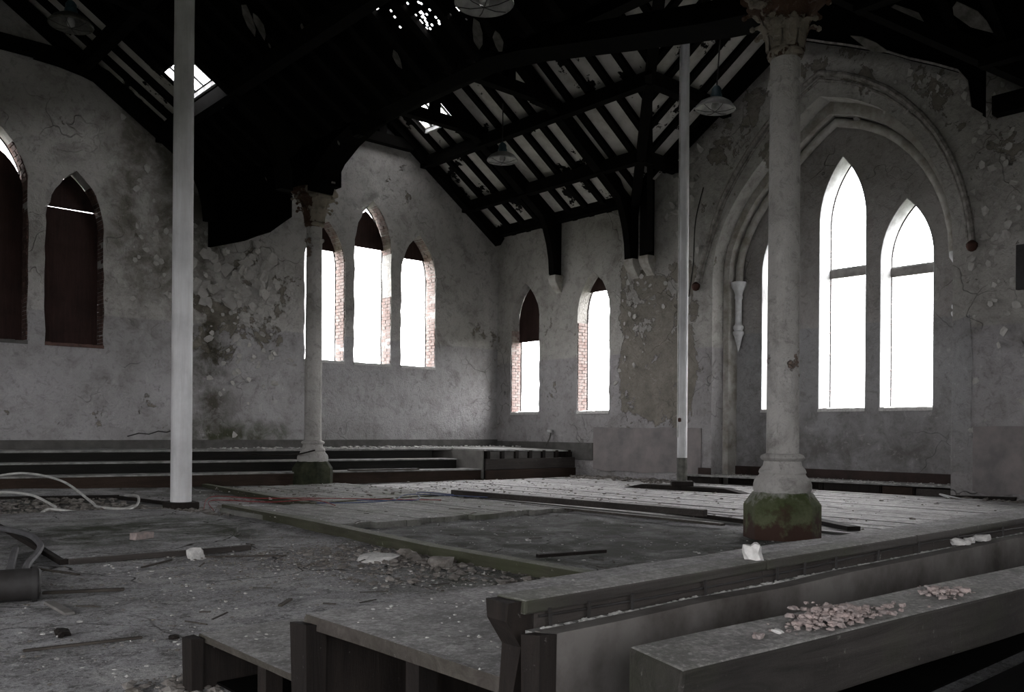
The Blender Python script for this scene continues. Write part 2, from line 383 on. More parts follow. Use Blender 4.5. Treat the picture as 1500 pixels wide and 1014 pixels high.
wb = MB().poly(oB, holesB, lambda u, v, d: (XA + d, u, v), .40).build('wall_right', 'plB'); struct(wb)
def inset(pts, cy, cz, k, zk):
    return [(cy + (u - cy) * k, v if v <= cz else cz + (v - cz) * zk) for u, v in pts]
nic2 = inset(niche, 8.68, 4.2, .945, .93)
order = MB().poly([(5.9, -.1), (11.5, -.1), (11.5, 5), (10.6, 6.9), (8.68, 8.0), (6.6, 6.9), (5.9, 5)], [nic2], lambda u, v, d: (XA + .40 + d, u, v), .32)
part(order, 'inner_arch_order', 'arch', wb)
WN = [(9.93, .44, 1.57, 4.45, 5.48), (8.58, .49, 1.57, 5.25, 6.52), (7.32, .50, 1.57, 4.35, 5.46)]
XN = 16.25
holesN = [lancet(*q, jit=.006, n=12) for q in WN]
wn = MB().poly([(5.6, -.3), (11.8, -.3), (11.8, 8.2), (5.6, 8.2)], holesN, lambda u, v, d: (XN + d, u, v), .5).build('wall_right_recess', 'plN'); struct(wn)
# off-camera walls; their unseen windows are added and sized for fill light
hl = [lancet(y, 1.0, 1.1, 3.3, 4.5) for y in (-3.2, .2, 3.6, 7.0)]
wl = MB().poly([(YF, -.3), (YB + .3, -.3), (YB + .3, EZ), (YF, EZ)], hl, lambda u, v, d: (-9 - d, u, v), .4).build('wall_left', 'plB'); struct(wl)
FW = ((-6.8, .8), (-4.6, .8), (-2.4, .7), (-.4, .7))
hf = [lancet(x, hwf, 1.1, 3.1, 4.3) for x, hwf in FW]
wf = MB().poly(outer, hf, lambda u, v, d: (u, YF - d, v), .4).build('wall_front', 'plB'); struct(wf)
for c, hw, z0, zs, za in LA[:0] + RA: portal((c, YB + WT + .02, (z0 + za) / 2), (0, -1, 0), 2 * hw, za - z0)
for c, hw, z0, zs, za in WB: portal((XA + .42, c, (z0 + za) / 2), (-1, 0, 0), 2 * hw, za - z0)
for c, hw, z0, zs, za in WN: portal((XN + .52, c, (z0 + za) / 2), (-1, 0, 0), 2 * hw, za - z0)
for y in (-3.2, .2, 3.6, 7.0): portal((-9.42, y, 2.8), (1, 0, 0), 2.0, 3.4)
for x, hwf in FW: portal((x, YF - .42, 2.7), (0, 1, 0), 2 * hwf, 3.2)

# window fittings ---------------------------------------------------
wnum = [0]
def jamb_bricks(P, c, hw, z0, zs, za, depth, side, zlo, zhi, arch_to=1.0, jit=.012):
    """courses of brick showing on one reveal, following the arch; side=+1 right, -1 left"""
    mb = MB(); h = za - zs; Rr = (hw * hw + h * h) / (2 * hw); z = zlo; row = 0
    while z < zhi:
        def xin(zz):
            if zz <= zs: return hw
            return hw - Rr + math.sqrt(max(0, Rr * Rr - (zz - zs) ** 2))
        za_, zb_ = z, min(z + .066, zhi)
        d = .02 if row % 2 else -.06
        while d < depth - .02:
            d0, d1 = max(d, .02), min(d + .205, depth - .01)
            if d1 - d0 > .03:
                pr = .012 + U(0, jit)
                x0a, x0b = xin(za_) - pr, xin(zb_) - pr
                xb_ = .04
                ring = [(c + side * x0a, za_, d0), (c + side * x0a, za_, d1), (c + side * (x0a + xb_), za_, d1), (c + side * (x0a + xb_), za_, d0)]
                ring2 = [(c + side * x0b, zb_, d0), (c + side * x0b, zb_, d1), (c + side * (x0b + xb_), zb_, d1), (c + side * (x0b + xb_), zb_, d0)]
                mb.hexa([P(*r_) for r_ in ring], [P(*r_) for r_ in ring2])
            d += .218
        z += .077; row += 1
    return mb
def arch_board(P, c, hw, zs, za, zlo, d, th=.02, gap=0):
    prof = lancet(c, hw - .01, zlo, zs, za - .02 - gap, n=8) if zlo < zs else None
    if prof is None:
        full = lancet(c, hw - .01, zs - .5, zs, za - .02 - gap, n=14)
        prof = [p for p in full if p[1] >= zlo]; 
        h = za - zs; Rr = (hw * hw + h * h) / (2 * hw); xi = hw - Rr + math.sqrt(Rr * Rr - (zlo - zs) ** 2) - .01
        prof = [(c - xi, zlo)] + [p for p in prof] + [(c + xi, zlo)]
    mb = MB().poly(prof, [], lambda u, v, dd: P(u, v, d + dd), th)
    return mb
def window(P, spec, depth, bricks=None, board=None, sill=True, brickm='brick', boardm='board', gap=0, sillm='chunk'):
    c, hw, z0, zs, za = spec; wnum[0] += 1
    # thin dark edge left from the lost glazing, set at the outer face
    prof = lancet(c, hw, z0, zs, za, n=9); inn = lancet(c, hw - .02, z0 + .015, zs, za - .035, n=9)
    ob = MB().poly(prof, [inn], lambda u, v, d: P(u, v, depth - .06 + d), .03).build('window_%d' % wnum[0], 'frame'); struct(ob)
    if sill:
        s_ = MB()
        N = 10
        for i in range(N):
            a, b_ = c - hw + 2 * hw * i / N, c - hw + 2 * hw * (i + 1) / N
            k = U(.0, .015)
            s_.hexa([P(a, z0 - .05, -.03), P(b_, z0 - .05, -.03), P(b_, z0 - .05, depth), P(a, z0 - .05, depth)],
                    [P(a, z0 + .005 + k, -.03 + k), P(b_, z0 + .005 + k, -.03 + k), P(b_, z0 + .05, depth), P(a, z0 + .05, depth)])
        s_.build('sill', sillm, ob)
    if bricks:
        for side, lo, hi in bricks:
            k = jamb_bricks(P, c, hw, z0, zs, za, depth - .07, side, lo, hi).build('jamb_brickwork', brickm, ob); k['kind'] = 'stuff'
    if board is not None:
        for k, (lo, hi) in enumerate(board):
            if hi == 'slit':
                arch_board(P, c, hw, zs, za, lo + .012, depth - .12, gap=gap).build('board', boardm, ob)
                MB().hexa([P(c - hw + .01, z0, depth - .1), P(c + hw - .01, z0, depth - .1), P(c + hw - .01, z0, depth - .08), P(c - hw + .01, z0, depth - .08)],
                          [P(c - hw + .01, lo + .01, depth - .1), P(c + hw - .01, lo - .0, depth - .1), P(c + hw - .01, lo, depth - .08), P(c - hw + .01, lo + .01, depth - .08)]).build('board', boardm, ob)
            elif hi is None: arch_board(P, c, hw, zs, za, lo, depth - .12, gap=gap).build('board', boardm, ob)
            else: MB().box((0, 0, 0), (1, 1, 1)).build('x', boardm)
    return ob
PA = lambda u, v, d: (u, YB + d, v)
PB = lambda u, v, d: (XA + d, u, v)
PN = lambda u, v, d: (XN + d, u, v)
window(PA, RA[0], WT, [(1, 2.72, 5.9)], [(5.30, None)])
window(PA, RA[1], WT, [(1, 2.72, 4.35), (1, 5.4, 6.5)], [(5.52, None)], gap=.16)
window(PA, RA[2], WT, [(1, 2.72, 5.9)], [(5.42, None)])
window(PA, LA[1], WT, [(1, 2.60, 5.7)], [(5.30, 'slit')], brickm='brickd', gap=.0, sillm='brickd')
window(PA, LA[0], WT, [(1, 2.72, 6.3)], [(2.72, None)], brickm='brickd', gap=.30, sillm='skirt')
window(PA, LA[2], WT, [(1, 2.72, 5.7)], [(2.72, None)], brickm='brickd', gap=.0)
window(PB, WB[0], .40, [(1, 1.6, 3.75)], [(3.45, None)])
window(PB, WB[1], .40, [(1, 1.6, 3.75)], [(4.50, None)])
window(PB, WB[2], .40); window(PB, WB[3], .40)
for s_ in WN: window(PN, s_, .5)
# plaster lining of the recess windows, with broken brick-coloured outer edge
for k, s_ in enumerate(WN):
    c, hw, z0, zs, za = s_; wo = bpy.data.objects['window_%d' % (11 + k)]
    prof = lancet(c, hw, z0, zs, za, n=12); inn = lancet(c, hw - .015, z0 + .01, zs, za - .02, n=12)
    MB().poly(prof, [inn], lambda u, v, d: PN(u, v, -.004 + d), .42).build('reveal_lining', 'reveal', wo)
    bk = MB(); z = z0 + .1
    while z < zs:
        if R() < .45: bk.rock(PN(c + hw - .01, z, .43), U(.02, .045))
        z += U(.05, .2)
    k2 = bk.build('broken_edge', 'pinkrub', wo); k2['kind'] = 'stuff'
    zt = {0: 4.02, 1: 4.22, 2: 4.10}[k]
    MB().box(PN(c - hw, zt, .40), PN(c + hw, zt + .15, .5)).build('transom_bar', 'transom', wo)
    MB().box(PN(c - hw, zt + .15, .43), PN(c + hw, zt + .19, .5)).build('transom_ledge', 'dust', wo)

# hood mould, stops and colonnettes of the recess ------------------
hood = [(5.89, 4.30), (5.94, 4.75), (6.01, 5.1), (6.13, 5.5), (6.29, 5.90), (6.5, 6.3), (6.75, 6.66), (7.05, 7.0), (7.36, 7.29), (7.75, 7.56), (8.14, 7.76), (8.68, 7.97),
        (9.1, 7.75), (9.5, 7.5), (9.85, 7.22), (10.19, 6.88), (10.55, 6.43), (10.84, 6.0), (11.03, 5.6), (11.2, 5.15), (11.36, 4.7), (11.46, 4.3)]
part(MB().tube([(XA - .02, y, z) for y, z in hood], .055, 8), 'hood_mould', 'hood', wb, smooth=True)
inner_h = inset(hood, 8.68, 4.2, .975, .965)
part(MB().tube([(XA - .005, y, z) for y, z in inner_h], .028, 6), 'hood_fillet', 'hood', wb, smooth=True)
for y, z in ((5.88, 4.24), (11.48, 4.22)):
    part(MB().lathe([(.02, -.1), (.06, -.08), (.09, -.02), (.09, .03), (.05, .07), (.02, .09)], 12, (XA - .07, y, z)), 'hood_stop', 'rust', wb, smooth=True)
# roll moulding on the inner arch and its corbel shafts
roll = [p for p in inset(niche, 8.68, 4.2, .905, .895) if p[1] > 4.1]
part(MB().tube([(XN - .08, y, z) for y, z in roll], .085, 10), 'arch_roll', 'arch', wb, smooth=True)
for y in (10.85, 6.34):
    cs = [(.005, 2.83), (.03, 2.93), (.075, 3.14), (.105, 3.2), (.105, 3.24), (.075, 3.27), (.10, 3.32), (.10, 3.36), (.065, 3.40), (.06, 3.5), (.06, 3.93), (.075, 3.96), (.075, 4.0), (.065, 4.03), (.09, 4.12), (.13, 4.2), (.14, 4.22), (.14, 4.30), (.11, 4.31)]
    part(MB().lathe([(a * 1.15, b_) for a, b_ in cs], 14, (XN - .13, y, 0)), 'corbel_shaft', 'reveal', wb, smooth=True)

# cement patches, corbels, skirtings --------------------------------
for a, b_, z0, z1 in ((11.35, 14.48, .18, 1.19), (2.2, 5.86, .12, 1.22)):
    pts = []
    for i in range(13): pts.append((a + (b_ - a) * i / 12, z1 + U(-.012, .012)))
    for i in range(13): pts.append((b_ - (b_ - a) * i / 12, z0 + U(-.05, .05)))
    part(MB().poly(pts, [], lambda u, v, d: (XA - .025 + d, u, v), .03), 'cement_panel', 'cement', wb)
part(MB().poly([(5.87, .47), (5.84, .8), (5.9, 1.3), (5.88, 2.4), (5.93, 3.1), (6.2, 3.0), (6.205, 1.6), (6.205, .44), (6.1, .47), (6.0, .43)], [], lambda u, v, d: (XA - .012 + d, u, v), .02), 'smooth_jamb_patch', 'plN', wb)
def corbel(x, y, z, s=1, m='arch'):
    mb = MB(); n = 8
    prof = [(0, -.42), (.04, -.36), (.1, -.28), (.17, -.18), (.2, -.07), (.2, 0)]
    k = []
    for r_, zz in prof:
        wdt = .11 + .05 * (r_ / .2)
        k.append([(x - .005, y - wdt * s, z + zz), (x - .01 - r_ * s * 1.2, y - wdt * .8 * s, z + zz), (x - .01 - r_ * s * 1.2, y + wdt * .8 * s, z + zz), (x - .005, y + wdt * s, z + zz)])
    vs = [p for r_ in k for p in r_]; fs = []
    for j in range(len(k) - 1):
        for i in range(4): fs.append((j * 4 + i, j * 4 + (i + 1) % 4, (j + 1) * 4 + (i + 1) % 4, (j + 1) * 4 + i))
    fs += [(3, 2, 1, 0), tuple(len(vs) - 4 + i for i in range(4))]
    return part(MB().add(vs, fs), 'corbel', m, wb, bevel=.012)
corbel(XA, 15.72, 4.97); corbel(XA, 13.22, 5.02, 1.05); corbel(XA, 12.78, 5.04, 1.05)
struct(MB().box((-9, YB - .035, .40), (XA, YB, .86)).build('baseboard_back', 'skirt', bevel=.008))
struct(MB().box((XA - .03, 14.5, .40), (XA, YB - .035, .82)).build('baseboard_right', 'skirt', bevel=.008))
struct(MB().box((XN - .04, 6.25, .12), (XN, 11.08, .38)).build('trim_1', 'skirtd', bevel=.008))
struct(MB().box((XA - .03, 11.1, .12), (XA, 11.42, .34)).build('trim_2', 'skirtd', bevel=.008))
part(MB().box((XA - .10, 4.6, 3.42), (XA, 5.2, 4.14)), 'wall_cabinet', 'dark', wb, bevel=.01)

# ------------------------------------------------------------------ floor
def fz(x, y):
    t_ = max(0, min(1, (y - 13.0) / 4)) * max(0, min(1, (10.5 - x) / 7)); return .13 * t_ * t_ * (3 - 2 * t_)
g = MB(); nx, ny = 150, 140
xs = [-9 + (XN + 1 + 9) * i / nx for i in range(nx + 1)]; ys = [YF + (YB - YF + .3) * j / ny for j in range(ny + 1)]
vs = []
for y in ys:
    for x in xs:
        z = fz(x, y) + .018 * (noise.noise(Vector((x * .8, y * .8, 3))) ) + .010 * noise.noise(Vector((x * 3, y * 3, 0)))
        vs.append((x, y, z - .006))
g.add(vs, [(j * (nx + 1) + i, j * (nx + 1) + i + 1, (j + 1) * (nx + 1) + i + 1, (j + 1) * (nx + 1) + i) for j in range(ny) for i in range(nx)])
fl = g.build('floor', 'floor', smooth=True, fixn=False); struct(fl)
# floorboards on the open right-hand side
bmesh_cache = []
x = 9.05
while x < 15.35:
    wd = U(.165, .18); y = 4.0
    while y < 14.6:
        L = U(2.2, 4.6); y1 = min(y + L, 14.7)
        if not (x > 13.8 and y > 13.6):
            dz = U(-.004, .006)
            part(MB().hexa([(x, y, -.02), (x + wd - .005, y, -.02), (x + wd - .005, y1 - .01, -.02), (x, y1 - .01, -.02)],
                           [(x, y, .018 + dz), (x + wd - .005, y, .018 + dz + U(-.003, .003)), (x + wd - .005, y1 - .01, .018 + dz), (x, y1 - .01, .018 + dz + U(-.003, .003))]), 'floorboard', 'fboard', fl)
        y = y1
    x += wd
# low platforms of older boarding
def platform(x0, x1, y0, y1, h, name='platform_board', m='pboard'):
    x = x0
    while x < x1 - .02:
        wd = min(U(.19, .22), x1 - x); y = y0 + U(0, .15); 
        while y < y1 - .1:
            yy = min(y + U(1.6, 3.6), y1 + U(-.1, .1)); dz = U(-.004, .004)
            part(MB().box((x, y, -.02), (x + wd - .008, yy - .008, h + dz)), name, m, fl); y = yy
        x += wd
platform(4.84, 8.55, 8.4, 11.2, .055)
platform(6.40, 9.0, 11.25, 15.0, .055)
def curb(pts, wd, h, nm='edge_strip', m='curb'):
    for p, q in zip(pts[:-1], pts[1:]):
        part(MB().beam((p[0], p[1], h / 2 - .01), (q[0], q[1], h / 2 - .01), wd, h + .02), nm, m, fl, bevel=.006)
curb([(4.98, 11.3), (4.84, 8.6), (4.62, 6.2), (4.62, 4.0)], .14, .095)
curb([(6.62, 16.8), (6.38, 14.3), (6.05, 11.1)], .12, .09)
curb([(6.1, 11.1), (8.5, 11.35)], .10, .07)
# raised slab of old floor covering in front of the left pipe prop
sl = [(2.25, 11.2), (2.16, 9.4), (2.03, 7.70), (2.5, 7.62), (3.0, 7.62), (3.56, 7.66), (3.75, 8.4), (4.2, 9.2), (4.4, 10.2), (4.3, 11.6), (3.3, 12.0), (2.4, 12.0)]
slab = MB().poly(sl, [], lambda u, v, d: (u, v, .048 - d), .06).build('floor_slab', 'floor'); slab.parent = fl
part(MB().beam((2.05, 7.64, .022), (3.56, 7.56, .022), .05, .05), 'slab_edge_board', 'riser', fl, bevel=.005)
part(MB().beam((2.02, 7.64, .02), (2.24, 10.9, .02), .07, .045), 'slab_edge_board', 'end', fl, bevel=.005)
part(MB().beam((2.6, 14.75, .05), (4.5, 14.1, .04), .05, .06), 'slab_edge_board', 'end', fl)
part(MB().beam((4.5, 14.1, .03), (4.75, 12.1, .03), .05, .05), 'slab_edge_board', 'end', fl)

# ------------------------------------------------------------------ roof
roof_holeR = [(12.02, 16.1), (12.52, 16.1), (12.52, 17.25), (12.02, 17.25)]
roof_holeL = [(5.93, 14.85), (6.40, 14.85), (6.40, 16.3), (5.93, 16.3)]
OFF = .0
def zs_(f): return lambda u, v, d: (u, v, f(u, v) + OFF + d)
fm = lambda u, v: zmain(u); ft = lambda u, v: ztr(v)
ceil = MB()
ceil.poly([(XA + .35, YB + .4), (XR, YB + .4), (XR, TC + .67), (XA + .35, TC + .67 + 4.23)], [roof_holeR], zs_(fm), .06)
ceil.poly([(XA + .35, TC + TH + .35), (XR, TC + .67), (XR - .67, TC), (XA + .35, TC)], [], zs_(ft), .06)
ob_ceil = ceil.build('ceiling', 'ceilt'); struct(ob_ceil)
c2 = MB()
c2.poly([(XA + .35, TC), (XR - .67, TC), (XR, TC - .67), (XA + .35, TC - TH - .35)], [], zs_(ft), .06)
c2.poly([(XA + .35, TC - TH - .35), (XR, TC - .67), (XR, YF - .4), (XA + .35, YF - .4)], [], zs_(fm), .06)
c2.poly([(XV, YB + .4), (XR, YB + .4), (XR, TC + .67), (XR - .67, TC), (XR, TC - .67), (XR, YF - .4), (XV, YF - .4)], [], zs_(fm), .06)
part(c2, 'sooty_boarding', 'soot_shade', ob_ceil)
c3 = MB()
YC = 16.42
c3.poly([(6.52, YB + .4), (6.42, YC), (XL, YC), (XL, YB + .4)], [], zs_(fm), .06)
part(c3, 'plaster_boarding', 'ceilt', ob_ceil)
c4 = MB()
c4.poly([(XL, YB + .4), (XL, YF - .4), (XLV, YF - .4), (XLV, YB + .4)], [], zs_(fm), .06)
c4.poly([(XLV, YB + .4), (XLV, YF - .4), (-4.9, YF - .4), (-4.9, YB + .4)], [], zs_(fm), .06)
c4.poly([(-4.9, YB + .4), (-4.9, YF - .4), (-9.4, YF - .4), (-9.4, YB + .4)], [], zs_(fm), .06)
part(c4, 'sooty_boarding', 'soot_shade', ob_ceil)
# charred slope over the arcade side, with small real holes where slates slipped
tiny = []
def raypt(px, py, x0=XV, z0=EZ):
    dx, dy = px - 750, py - 631; X = dx + dy * ROLL; Y = -dx * ROLL + dy
    fw = Vector((math.sin(ANG), math.cos(ANG), 0)); rt = Vector((math.cos(ANG), -math.sin(ANG), 0))
    r_ = fw * F + rt * X - Vector((0, 0, 1)) * Y
    t_ = (z0 + SL * x0 - H) / (r_.z + SL * r_.x); p = Vector((0, 0, H)) + r_ * t_
    return p.x, p.y
for px, py, s_ in ((552, 14, 1.4), (521, 47, 1.7), (579, 56, 1), (603, 27, 1), (611, 33, 1.3), (617, 20, .9), (626, 42, .7), (634, 38, .7), (640, 24, .8), (648, 17, .8), (650, 28, 1.3), (656, 26, .8),
                   (661, 27, .7), (671, 15, 1), (666, 31, .6), (505, 2, 1.2), (643, 31, .6), (821, 5, .9), (618, 30, 1.2), (598, 30, .6)):
    tiny.append((raypt(px, py), s_))
rs = random.Random(3)
for _ in range(34): tiny.append((raypt(rs.gauss(628, 30), rs.gauss(28, 11)), .5))
c5 = MB(); cell = .026
X0, X1, Y0, Y1 = 6.7, 7.8, 7.6, 12.7
nxx = int((X1 - X0) / cell); nyy = int((Y1 - Y0) / cell)
def q5(xa, xb, ya, yb): c5.add([(xa, ya, zmain(xa)), (xb, ya, zmain(xb)), (xb, yb, zmain(xb)), (xa, yb, zmain(xa))], [(0, 1, 2, 3)])
c5.poly([(XL, YF - .4), (X0, YF - .4), (X0, YB + .4), (6.52, YB + .4), (6.42, YC), (XL, YC)], [roof_holeL], zs_(fm), .03); q5(X0, XV, YF - .4, Y0); q5(X0, XV, Y1, YB + .4)
dead = set()
for (hx, hy), s_ in tiny:
    for _ in range(1 + int(s_ * 1.3)):
        i = int((hx + U(-.02, .02) * s_ - X0) / cell); j = int((hy + U(-.03, .03) * s_ - Y0) / cell); dead.add((i, j))
for i in range(nxx + 1):
    xa = X0 + i * cell; xb = min(xa + cell, XV)
    if xb <= xa: continue
    ks = sorted(j for (a, j) in dead if a == i); y = Y0
    for j in ks:
        if 0 <= j < nyy: 
            if Y0 + j * cell > y: q5(xa, xb, y, Y0 + j * cell)
            y = Y0 + (j + 1) * cell
    q5(xa, xb, y, Y1)
part(c5, 'charred_boarding', 'soot_shade', ob_ceil, fixn=False)

# rafters --------------------------------------------------------------
RW, RD = .15, .10
raf_list = []
def rafter(p, q, m='tim'):
    mb = MB().beam(Vector(p) - Vector((0, 0, RD / 2)), Vector(q) - Vector((0, 0, RD / 2)), RW, RD); part(mb, 'rafter', m, ob_ceil)
SPC = .56
y = YB - .12
while y > -1:
    a = abs(y - TC)
    xe = XA if a >= TH else XA - (TH - a)
    if xe > XR + .2:
        if not (16.15 < y < 17.2): rafter((xe, y, zmain(xe)), (XR, y, zmain(XR)))
        else:
            rafter((xe, y, zmain(xe)), (12.6, y, zmain(12.6))); rafter((11.95, y, zmain(11.95)), (XR, y, zmain(XR)))
    rafter((XR, y, zmain(XR)), (XV, y, zmain(XV)))
    if y > 3:
        if 14.9 < y < 16.3: rafter((XV, y, zmain(XV)), (6.45, y, zmain(6.45))); rafter((5.88, y, zmain(5.88)), (XL, y, zmain(XL)))
        else: rafter((XV, y, zmain(XV)), (XL, y, zmain(XL)))
    y -= SPC
x = XA - .3
while x > XR + .1:
    rafter((x, TC, ztr(TC)), (x, TC + TH - (XA - x), ztr(TC + TH - (XA - x))))
    rafter((x, TC, ztr(TC)), (x, TC - TH + (XA - x), ztr(TC - TH + (XA - x))))
    x -= SPC
# purlins, ridge, wall plates, valley beams
def pur(p, q, wd=.2, ht=.26, nm='purlin', dz=-.30):
    part(MB().beam((p[0], p[1], p[2] + dz), (q[0], q[1], q[2] + dz), wd, ht), nm, 'tim', ob_ceil)
for xp in (14.35, 13.02):
    ye = TC + TH - (XA - xp)
    pur((xp, YB - .02, zmain(xp)), (xp, ye, zmain(xp)), dz=-.24); pur((xp, TC - TH + (XA - xp), zmain(xp)), (xp, -3, zmain(xp)))
    pur((XA, TC + TH - (XA - xp), ztr(TC + TH - (XA - xp))), (xp, TC + TH - (XA - xp), zmain(xp)), dz=-.24)
for xp in (5.0, 6.5): pur((xp, YB - .02, zmain(xp)), (xp, -2, zmain(xp)), dz=-.24)
for xp in (8.9, 10.2): pur((xp, YB - .02, zmain(xp)), (xp, -2, zmain(xp)), dz=-.24)
pur((XR, YB, zmain(XR)), (XR, -3, zmain(XR)), .08, .3, 'ridge_board', -.16)
pur((XL, YB, zmain(XL)), (XL, -3, zmain(XL)), .08, .3, 'ridge_board', -.16)
pur((XA - .13, YB, EZ), (XA - .13, TC + TH, EZ), .24, .30, 'wall_plate', .08)
pur((XA - .13, TC - TH + 1.35, EZ), (XA - .13, -3, EZ), .24, .30, 'wall_plate', .08)
pur((XA, TC + TH, EZ), (XR, TC + .67, zmain(XR)), .18, .3, 'valley_rafter', -.2)
pur((XA, TC - TH, EZ), (XR, TC - .67, zmain(XR)), .18, .3, 'valley_rafter', -.2)
# skylight bars
for k in range(4):
    yy = 14.85 + 1.45 * (k + .15) / 4
    part(MB().beam((5.93, yy, zmain(5.93) + .03), (6.40, yy, zmain(6.40) + .03), .07, .05), 'skylight_bar', 'reveal', ob_ceil)
part(MB().beam((6.43, 14.8, zmain(6.43) - .02), (6.43, 16.35, zmain(6.43) - .02), .05, .1), 'skylight_frame', 'reveal', ob_ceil)
for k in range(3):
    yy = 16.1 + 1.15 * (k + .4) / 3
    part(MB().beam((12.0, yy, zmain(12.0) + .03), (12.54, yy, zmain(12.54) + .03), .09, .05), 'skylight_bar', 'reveal', ob_ceil)
part(MB().beam((12.56, 16.05, zmain(12.56) - .02), (12.56, 17.3, zmain(12.56) - .02), .05, .1), 'skylight_frame', 'reveal', ob_ceil)

# trusses ----------------------------------------------------------------
def arc_strip(pts_lo, pts_hi, y0, y1, axis='y'):
    mb = MB(); n = len(pts_lo)
    A = lambda p, y: (p[0], y, p[1]) if axis == 'y' else (y, p[0], p[1])
    vs = [A(p, y0) for p in pts_lo] + [A(p, y0) for p in pts_hi] + [A(p, y1) for p in pts_lo] + [A(p, y1) for p in pts_hi]
    fs = []
    for i in range(n - 1):
        fs += [(i, i + 1, n + i + 1, n + i), (2 * n + i, 3 * n + i, 3 * n + i + 1, 2 * n + i + 1), (i, 2 * n + i, 2 * n + i + 1, i + 1), (n + i, n + i + 1, 3 * n + i + 1, 3 * n + i)]
    fs += [(0, n, 3 * n, 2 * n), (n - 1, 2 * n - 1 + 2 * n, 0, 0)[:0] or (n - 1, 3 * n - 1, 4 * n - 1, 2 * n - 1)]
    return mb.add(vs, fs)
def truss(y, label, x0=XV + .3, x1=XA, post=True, coll=8.0, king=True, wall=False):
    r_ = empty('roof_truss', ((x0 + x1) / 2, y, 6.3)); tag(r_, label, 'roof truss', 'black timber trusses under the right-hand gable roof')
    xm = XR; t_ = .11
    zz = zmain(xm) - RD
    part(MB().beam((x1 - .1, y, zmain(x1 - .1) - .28), (xm, y, zz - .1), t_ * 2, .24), 'principal_rafter', 'tim', r_)
    part(MB().beam((x0, y, zmain(x0) - .28), (xm, y, zz - .1), t_ * 2, .24), 'principal_rafter', 'tim', r_)
    hw = (zmain(xm) - .35 - coll) / SL
    part(MB().beam((xm - hw - .1, y, coll), (xm + hw + .1, y, coll), t_ * 1.8, .24), 'collar_beam', 'tim', r_)
    if king: part(MB().beam((xm, y, coll), (xm, y, zz - .1), t_ * 1.8, .18, (0, 1, 0)), 'king_post', 'tim', r_)
    if post:
        part(MB().box((x1 - .22, y - t_, 4.97), (x1 - .02, y + t_, 6.4)), 'wall_post', 'tim', r_)
        lo, hi = [], []
        for i in range(13):
            a = i / 12 * math.pi / 2
            lo.append((x1 - .26 - 3.0 * (1 - math.cos(a)), 5.0 + 2.85 * math.sin(a))); hi.append((x1 - .08 - 2.9 * (1 - math.cos(a)) , 5.0 + 3.07 * math.sin(a)))
        part(arc_strip(lo, hi, y - t_ * .8, y + t_ * .8), 'curved_brace', 'tim', r_)
    if wall:
        lo, hi = [], []
        for i in range(9):
            a = i / 8 * math.pi / 2
            lo.append((x0 + .15 + 2.6 * (1 - math.cos(a)), 6.2 + 1.7 * math.sin(a))); hi.append((x0 - .0 + 2.5 * (1 - math.cos(a)), 6.2 + 1.9 * math.sin(a)))
        part(arc_strip(lo, hi, y - t_ * .8, y + t_ * .8), 'curved_brace', 'tim', r_)
    return r_
truss(17.86, 'black roof truss set tight against the far gable wall, high above its three windows', post=False, king=True, coll=8.07)
truss(15.72, 'black roof truss landing between the two narrow side windows', wall=True)
truss(13.24, 'black roof truss landing left of the grey pipe prop, beside the great arch', wall=True)
# diagonal valley truss brace by its own corbel
r_ = empty('valley_truss', (XA, 12.78, 5)); tag(r_, 'dark valley post and brace on the right one of the paired corbels', 'roof truss')
part(MB().box((XA - .24, 12.66, 5.04), (XA - .02, 12.9, 6.75)), 'wall_post', 'tim', r_)
lo, hi = [], []
for i in range(11):
    a = i / 10 * math.pi / 2; lo.append((XA - .26 - 2.6 * (1 - math.cos(a)), 5.1 + 2.6 * math.sin(a))); hi.append((XA - .1 - 2.5 * (1 - math.cos(a)), 5.1 + 2.8 * math.sin(a)))
mbv = arc_strip(lo, hi, -.08, .08); dv = Vector((-1, -.75, 0))
mbv.v = [(p[0], 12.8 + (p[0] - XA) * .8 + p[1], p[2]) for p in mbv.v]
part(mbv, 'curved_brace', 'tim', r_)
# trusses of the next gable, seen at the upper left
for y, lb in ((17.86, 'sooty roof truss tight against the gable wall above the boarded left windows'), (14.6, 'sooty roof truss beside the left broken skylight, crossing behind the white pipe prop')):
    r_ = empty('roof_truss', (XL, y, 6.3)); tag(r_, lb, 'roof truss', 'sooty trusses under the left-hand gable roof')
    zz = zmain(XL) - RD - .1
    part(MB().beam((XV - .1, y, EZ - .2), (XL, y, zz), .2, .24), 'principal_rafter', 'tim', r_)
    part(MB().beam((XLV + .1, y, EZ - .2), (XL, y, zz), .2, .24), 'principal_rafter', 'tim', r_)
    part(MB().beam((1.9, y, 8.0), (5.1, y, 8.0), .2, .24), 'collar_beam', 'tim', r_)
    lo, hi = [], []
    for i in range(13):
        a = i / 12 * math.pi / 2
        lo.append((XV - .45 - 3.2 * (1 - math.cos(a)), 5.4 + 2.45 * math.sin(a))); hi.append((XV - .2 - 3.1 * (1 - math.cos(a)), 5.4 + 2.66 * math.sin(a)))
    part(arc_strip(lo, hi, y - .09, y + .09), 'curved_brace', 'tim', r_)

